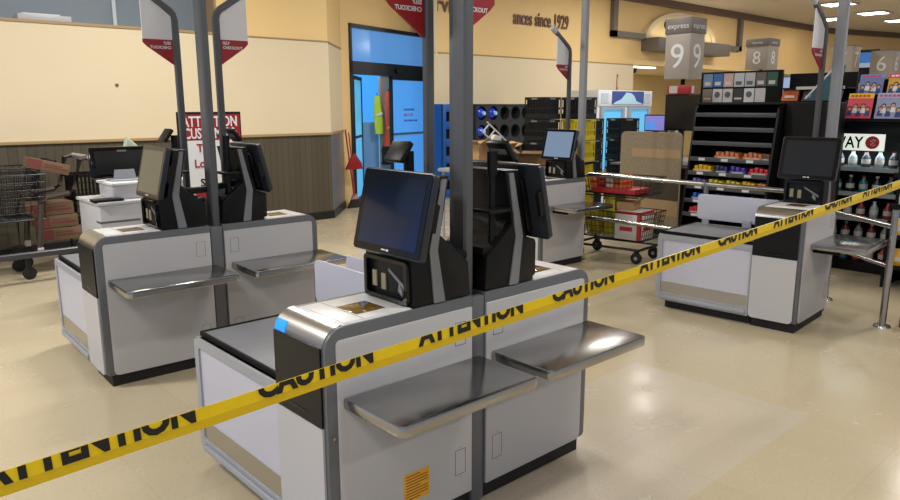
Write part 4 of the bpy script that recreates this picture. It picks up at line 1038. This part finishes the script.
def magazine(x, y, z, h, w_, cs, label, tilt=14, sd=0):
    t = thing('magazine', label, 'magazine', (x, y, z), 0, 'magazines on the rack'); t.rotation_euler = (0, math.radians(tilt), 0)
    rnd = random.Random(sd)
    MB().box(0, .008, -w_/2, w_/2, 0, h).build('cover', mat('cover_'+cs[1], cs[1], .35), t)
    MB().box(-.0012, 0, -w_/2, w_/2, h*.80, h).build('title_band', mat('band_'+cs[0], cs[0], .35), t)
    g = MB()
    for k in range(5): g.box(-.0022, -.0012, w_*.38-k*w_*.16-.018, w_*.38-k*w_*.16+.008, h*.85, h*.94)
    g.build('title_letters', mat('ttl_'+cs[2], cs[2], .4), t)
    A_, B_, C_, D_ = MB(), MB(), MB(), MB()
    for k in range(5):
        yy = w_*(.34-.17*k)+rnd.uniform(-.01, .01); zz = h*(.36+.14*(k % 2)+rnd.uniform(-.03, .03)); r_ = w_*.075
        B_.lathe([(0, -.0022), (r_*1.25, -.0022), (r_*1.25, -.0012), (0, -.0012)], (0, yy, zz+r_*.35), 12, 'x')
        A_.lathe([(0, -.003), (r_*.85, -.003), (r_*.85, -.0022), (0, -.0022)], (0, yy, zz), 12, 'x')
        (C_ if k % 2 else D_).prism([(yy-r_*1.5, zz-r_*4), (yy+r_*1.5, zz-r_*4), (yy+r_*1.1, zz-r_*1.1), (yy-r_*1.1, zz-r_*1.1)], -.0021, -.0012, 'x')
    A_.build('printed_faces', skin, t); B_.build('printed_hair', hair, t); C_.build('printed_clothes', whs, t); D_.build('printed_clothes', navy, t)
nm = ('leftmost', 'second from the left', 'third from the left', 'fourth from the left', 'fifth from the left')
for i in range(5):
    magazine(7.352, 2.49-.245*i, 1.472, .235, .215, heads[i], 'celebrity style magazine in the front row over the cooler, '+nm[i], 14, i)
    magazine(7.50, 2.46-.245*i, 1.69, .19, .205, heads2[i], 'magazine in the back row over the cooler, '+nm[i], 14, i+9)
m = thing('magazine_side_rack', 'narrow side rack of pink and yellow magazines beside the rightmost post', 'rack', (7.34, 2.66, 0))
MB().box(0, .05, 0, .05, 1.35, 1.80).box(0, .3, 0, .05, 1.35, 1.38).build('rack_side', black, m)
MB().box(-.01, 0, 0, .05, 1.40, 1.78).build('pink_cover', mat('cover_pink', 'c8587c', .4), m)
MB().box(-.013, -.01, 0, .05, 1.62, 1.72).box(-.013, -.01, 0, .05, 1.42, 1.50).build('yellow_band', mat('cover_yellow', 'd8c048', .4), m)
# racks to the right of the cooler
t = thing('snack_rack', 'black wire snack rack with bright packets at the right edge', 'rack', (7.0, 1.35, 0))
MB().box(.4, .43, 0, .68, 0, 1.40).box(0, .43, -.01, .01, 0, 1.40).box(0, .43, .67, .69, 0, .6).build('rack_panel', blackm, t)
for z in (.18, .45, .72, .99, 1.24): MB().box(0, .4, .01, .68, z-.01, z).box(0, .01, .01, .68, z, z+.03).build('shelf', black, t)
pk = ['d8a020', 'c83c3c', 'd0d0d4', '2c7ab8', 'e0b828', 'b83050']
n7 = ('one', 'two', 'three', 'four')
k = 0
for z, rn2 in ((.18, 'bottom'), (.45, 'second lowest'), (.72, 'middle'), (.99, 'second highest'), (1.24, 'top')):
    for j in range(4):
        c = pk[(k*7+j*2) % 6]; k += 1
        b = thing('snack_bag', 'snack packet, %s shelf of the right edge rack, place %s from left' % (rn2, n7[j]), 'packet', (7.06, 1.92-.155*j, z), 0, 'snack packets at the right edge')
        MB().prism([(0, 0), (.05, 0), (.065, .08), (.03, .17), (.018, .17), (-.012, .08)], -.065, .065, 'y', r=.006).build('bag_body', mat('bag_'+c, c, .35), b)
        MB().box(-.012, -.006, -.04, .04, .06, .10).build('bag_print', whp if c != 'd0d0d4' else redp, b)
# ------------------------------------------------------------------ particle board counter end, registers
t = thing('particle_board', 'speckled particle board panel standing at the checkout lane', 'board', (7.35, 4.28, 0), math.radians(0))
pbm = mat('particle_board', '9a8c72', .8, noise=.16, nscale=40)
MB().prism(fillet([(0, .18), (.80, .18), (.80, 1.295), (0, 1.295)], [0, 0, .06, .06], 5), 0, .03, 'x').build('board', pbm, t)
MB().box(-.004, 0, -.0, .64, 1.00, 1.10).build('cardboard_strip', mat('strip_tan', 'b89a74', .7), t)
MB().box(-.004, 0, 0, .66, .34, .52).build('cardboard_strip', mat('strip_tan', 'b89a74', .7), t)
MB().box(-.003, 0, 0, .80, .52, .74).build('dark_band', mat('band_olive', '4c4636', .7), t)
MB().box(.03, .2, .05, .12, 0, .5).box(.03, .2, .68, .75, 0, .5).build('board_brace', mat('counter_dark', '2c2a28', .6), t)
t.rotation_euler = (0, 0, 0)
def screen_thing(label, loc, w_, h, rz, m, stand=.12):
    t = thing('register_screen', label, 'screen', loc, math.radians(rz), None)
    MB().box(0, .03, -w_/2, w_/2, 0, h, r=.006).build('screen_case', black, t)
    MB().box(-.003, 0, -w_/2+.015, w_/2-.015, .015, h-.015).build('screen_glass', m, t)
    MB().box(.01, .04, -.03, .03, -stand, .02).box(-.06, .1, -.08, .08, -stand, -stand+.01).build('screen_stand', black, t)
    return t
ts = screen_thing('register screen with a blue and lilac display above the particle board', (7.62, 4.80, 1.29), .32, .20, -6, mat('screen_lilac', '101018', .1, emit='8a86d8', estr=.85), .39)
MB().box(-.005, -.003, -.0, .13, .03, .11).build('display_block', mat('screen_sky', '101018', .1, emit='4f9af0', estr=.9), ts)
screen_thing('large black register monitor left of the candy rack', (7.55, 4.42, 1.31), .43, .41, 0, gblack, .41)
t = thing('lane_counter', 'dark checkout counter behind the particle board', 'counter', (7.9, 3.9, 0)); MB().box(0, 1., 0, 1.4, 0, .88).build('counter_body', mat('counter_dark', '2c2a28', .6), t); MB().box(-.42, 1.02, .30, 1.42, .88, .90).build('counter_top', trim, t); MB().box(-.40, -.36, .34, .4, 0, .88).build('leg', trim, t)
carton('red_carton', 'red and white carton on top of the black register monitor', 'box', (7.60, 4.47, 1.722), (.16, .26, .10), redp, 0, marks=(whp, [(.5, .9, .1, .9)]))
carton('white_register', 'small pale printer between the lilac screen and the black monitor', 'printer', (7.7, 4.6, .90), (.12, .12, .46), whp, 0)

# ------------------------------------------------------------------ lane number signs
def lane_number(x, y, zb, w_, h, band, num, label, pole_to=0, word='express'):
    t = thing('lane_number_sign', label, 'sign', (x, y, 0), 0, 'numbered lane signs')
    MB().box(-w_/2, w_/2, -w_/2, w_/2, zb, zb+h-band, r=.004).build('sign_box', taupe, t)
    MB().box(-w_/2-.012, w_/2+.012, -w_/2-.012, w_/2+.012, zb+h-band, zb+h, r=.004).build('word_band', taupe2, t)
    MB().tube([(0, 0, pole_to), (0, 0, zb+.05)], .03, 10).lathe([(0, 0), (.2, 0), (.2, .02), (0, .02)], (0, 0, pole_to), 16).build('sign_pole', blackm, t)
    zt = zb+(h-band)*.24; sz = (h-band)*.78
    text(num, sz, signwhite, (-w_/2-.002, 0, zt), (0, -1, 0), (0, 0, 1), t, 'number', align='CENTER', ext=.001)
    text(num, sz, signwhite, (0, -w_/2-.002, zt), (1, 0, 0), (0, 0, 1), t, 'number', align='CENTER', ext=.001)
    if word:
        text(word, band*.5, signwhite, (-w_/2-.014, 0, zb+h-band*.68), (0, -1, 0), (0, 0, 1), t, 'word', align='CENTER', ext=.001)
        text(word, band*.5, signwhite, (0, -w_/2-.014, zb+h-band*.68), (1, 0, 0), (0, 0, 1), t, 'word', align='CENTER', ext=.001)
    return t
lane_number(9.42, 5.52, 1.96, .38, .82, .21, '9', 'express lane 9 sign box on a black pole')
lane_number(12.35, 5.78, 2.19, .38, .50, .12, '8', 'express lane 8 sign box above the gift cards')
lane_number(15.4, 5.55, 2.20, .40, .52, .0001, '7', 'lane 7 sign box mostly hidden behind the rightmost posts', word='')
lane_number(15.98, 5.02, 2.13, .40, .50, .0001, '6', 'lane 6 sign box above the magazines at the right', word='')
t = thing('hanging_display', 'dark display with a blue screen left of the lane 6 sign', 'screen', (16.6, 5.62, 0))
MB().box(0, .05, -.28, .28, 2.05, 2.72, r=.01).tube([(.03, 0, 0), (.03, 0, 2.06)], .03).build('display_case', black, t)
MB().box(-.004, 0, -.24, .24, 2.36, 2.66).build('display_glass', mat('display_blue', '101828', .1, emit='3f7ac0', estr=.7), t)
MB().box(-.006, 0, -.24, .24, 2.36, 2.45).build('display_band', mat('display_pale', '202830', .1, emit='b0c4d8', estr=.6), t)
# wall frame, arch and beam behind lane 9
t = thing('wall_sign_frame', 'taupe rectangular frame with arch and shelf beam on the yellow back wall', 'sign frame', (16.1, 9.5, 0))
o_ = [(-2.9, 3.08), (2.8, 3.08), (2.8, 4.3), (-2.9, 4.3)]
MB().box(-2.95, -2.80, -.10, -.0, 3.05, CZ-.16).box(2.65, 2.8, -.10, 0, 3.0, CZ-.16).box(-2.95, -1.75, -.10, 0, 3.05, 3.17).box(1.5, 2.8, -.10, 0, 3.0, 3.12).build('frame_bars', taupe2, t)
MB().box(-1.75, 1.5, -.45, 0, 2.80, 3.08, r=.01).build('shelf_beam', taupe2, t)
ar = [(-.15+1.55*math.cos(PI*k/24), 3.08+.66*math.sin(PI*k/24)) for k in range(25)]
ari = [(-.15+1.40*math.cos(PI*k/24), 3.08+.56*math.sin(PI*k/24)) for k in range(25)]
MB().prism(ar, -.06, -.0, 'y').build('arch_panel', mat('arch_cream', 'efd9a4', .6), t)
MB().prism(ar+ari[::-1], -.09, -.06, 'y').build('arch_rim', cream, t)
text('Customer', .30, blackm, (-.97, -.065, 3.32), (1, 0, 0), (0, 0, 1), t, 'lettering', ext=.01, sx=1.25)
text('Service', .20, blackm, (.1, -.065, 3.12), (1, 0, 0), (0, 0, 1), t, 'lettering', ext=.01, sx=1.3)
for x in (-1.1, 0, 1.1):
    l = area(16.1+x, 9.28, 3.12, .9, .12, 1.6, (1, .85, .6), rx=PI, name='arch_lamp')
# camera dome on the soffit
t = MB().lathe([(0, 0), (.14, 0), (.14, -.05), (.10, -.14), (0, -.17)], (14.9, 10.1, 2.5), 16).build('camera_dome', black); tag(t, 'dark security camera dome under the alcove soffit', 'camera')
t = thing('soffit_light', 'long light strip under the alcove soffit right of the placard', 'ceiling light', (14.9, 9.9, 2.5)); MB().box(-.5, .6, -.08, .08, -.03, 0).build('tube', mat('soffit_glow', 'ffffff', .5, emit='fff3df', estr=3), t)
# small wall marks
t = MB().box(-.05, .05, 0, .02, 1.22, 1.30).build('wall_box', lframe); t.location = (2.42, 6.9, 0); bpy.data.objects.remove(t)

vs = SC.view_settings
vs.view_transform = 'Standard'; vs.look = 'None'; vs.exposure = .0; vs.gamma = 1; vs.use_curve_mapping = False
SC.cycles.max_bounces = 6; SC.cycles.diffuse_bounces = 3; SC.cycles.glossy_bounces = 4
SC.cycles.sample_clamp_indirect = 6
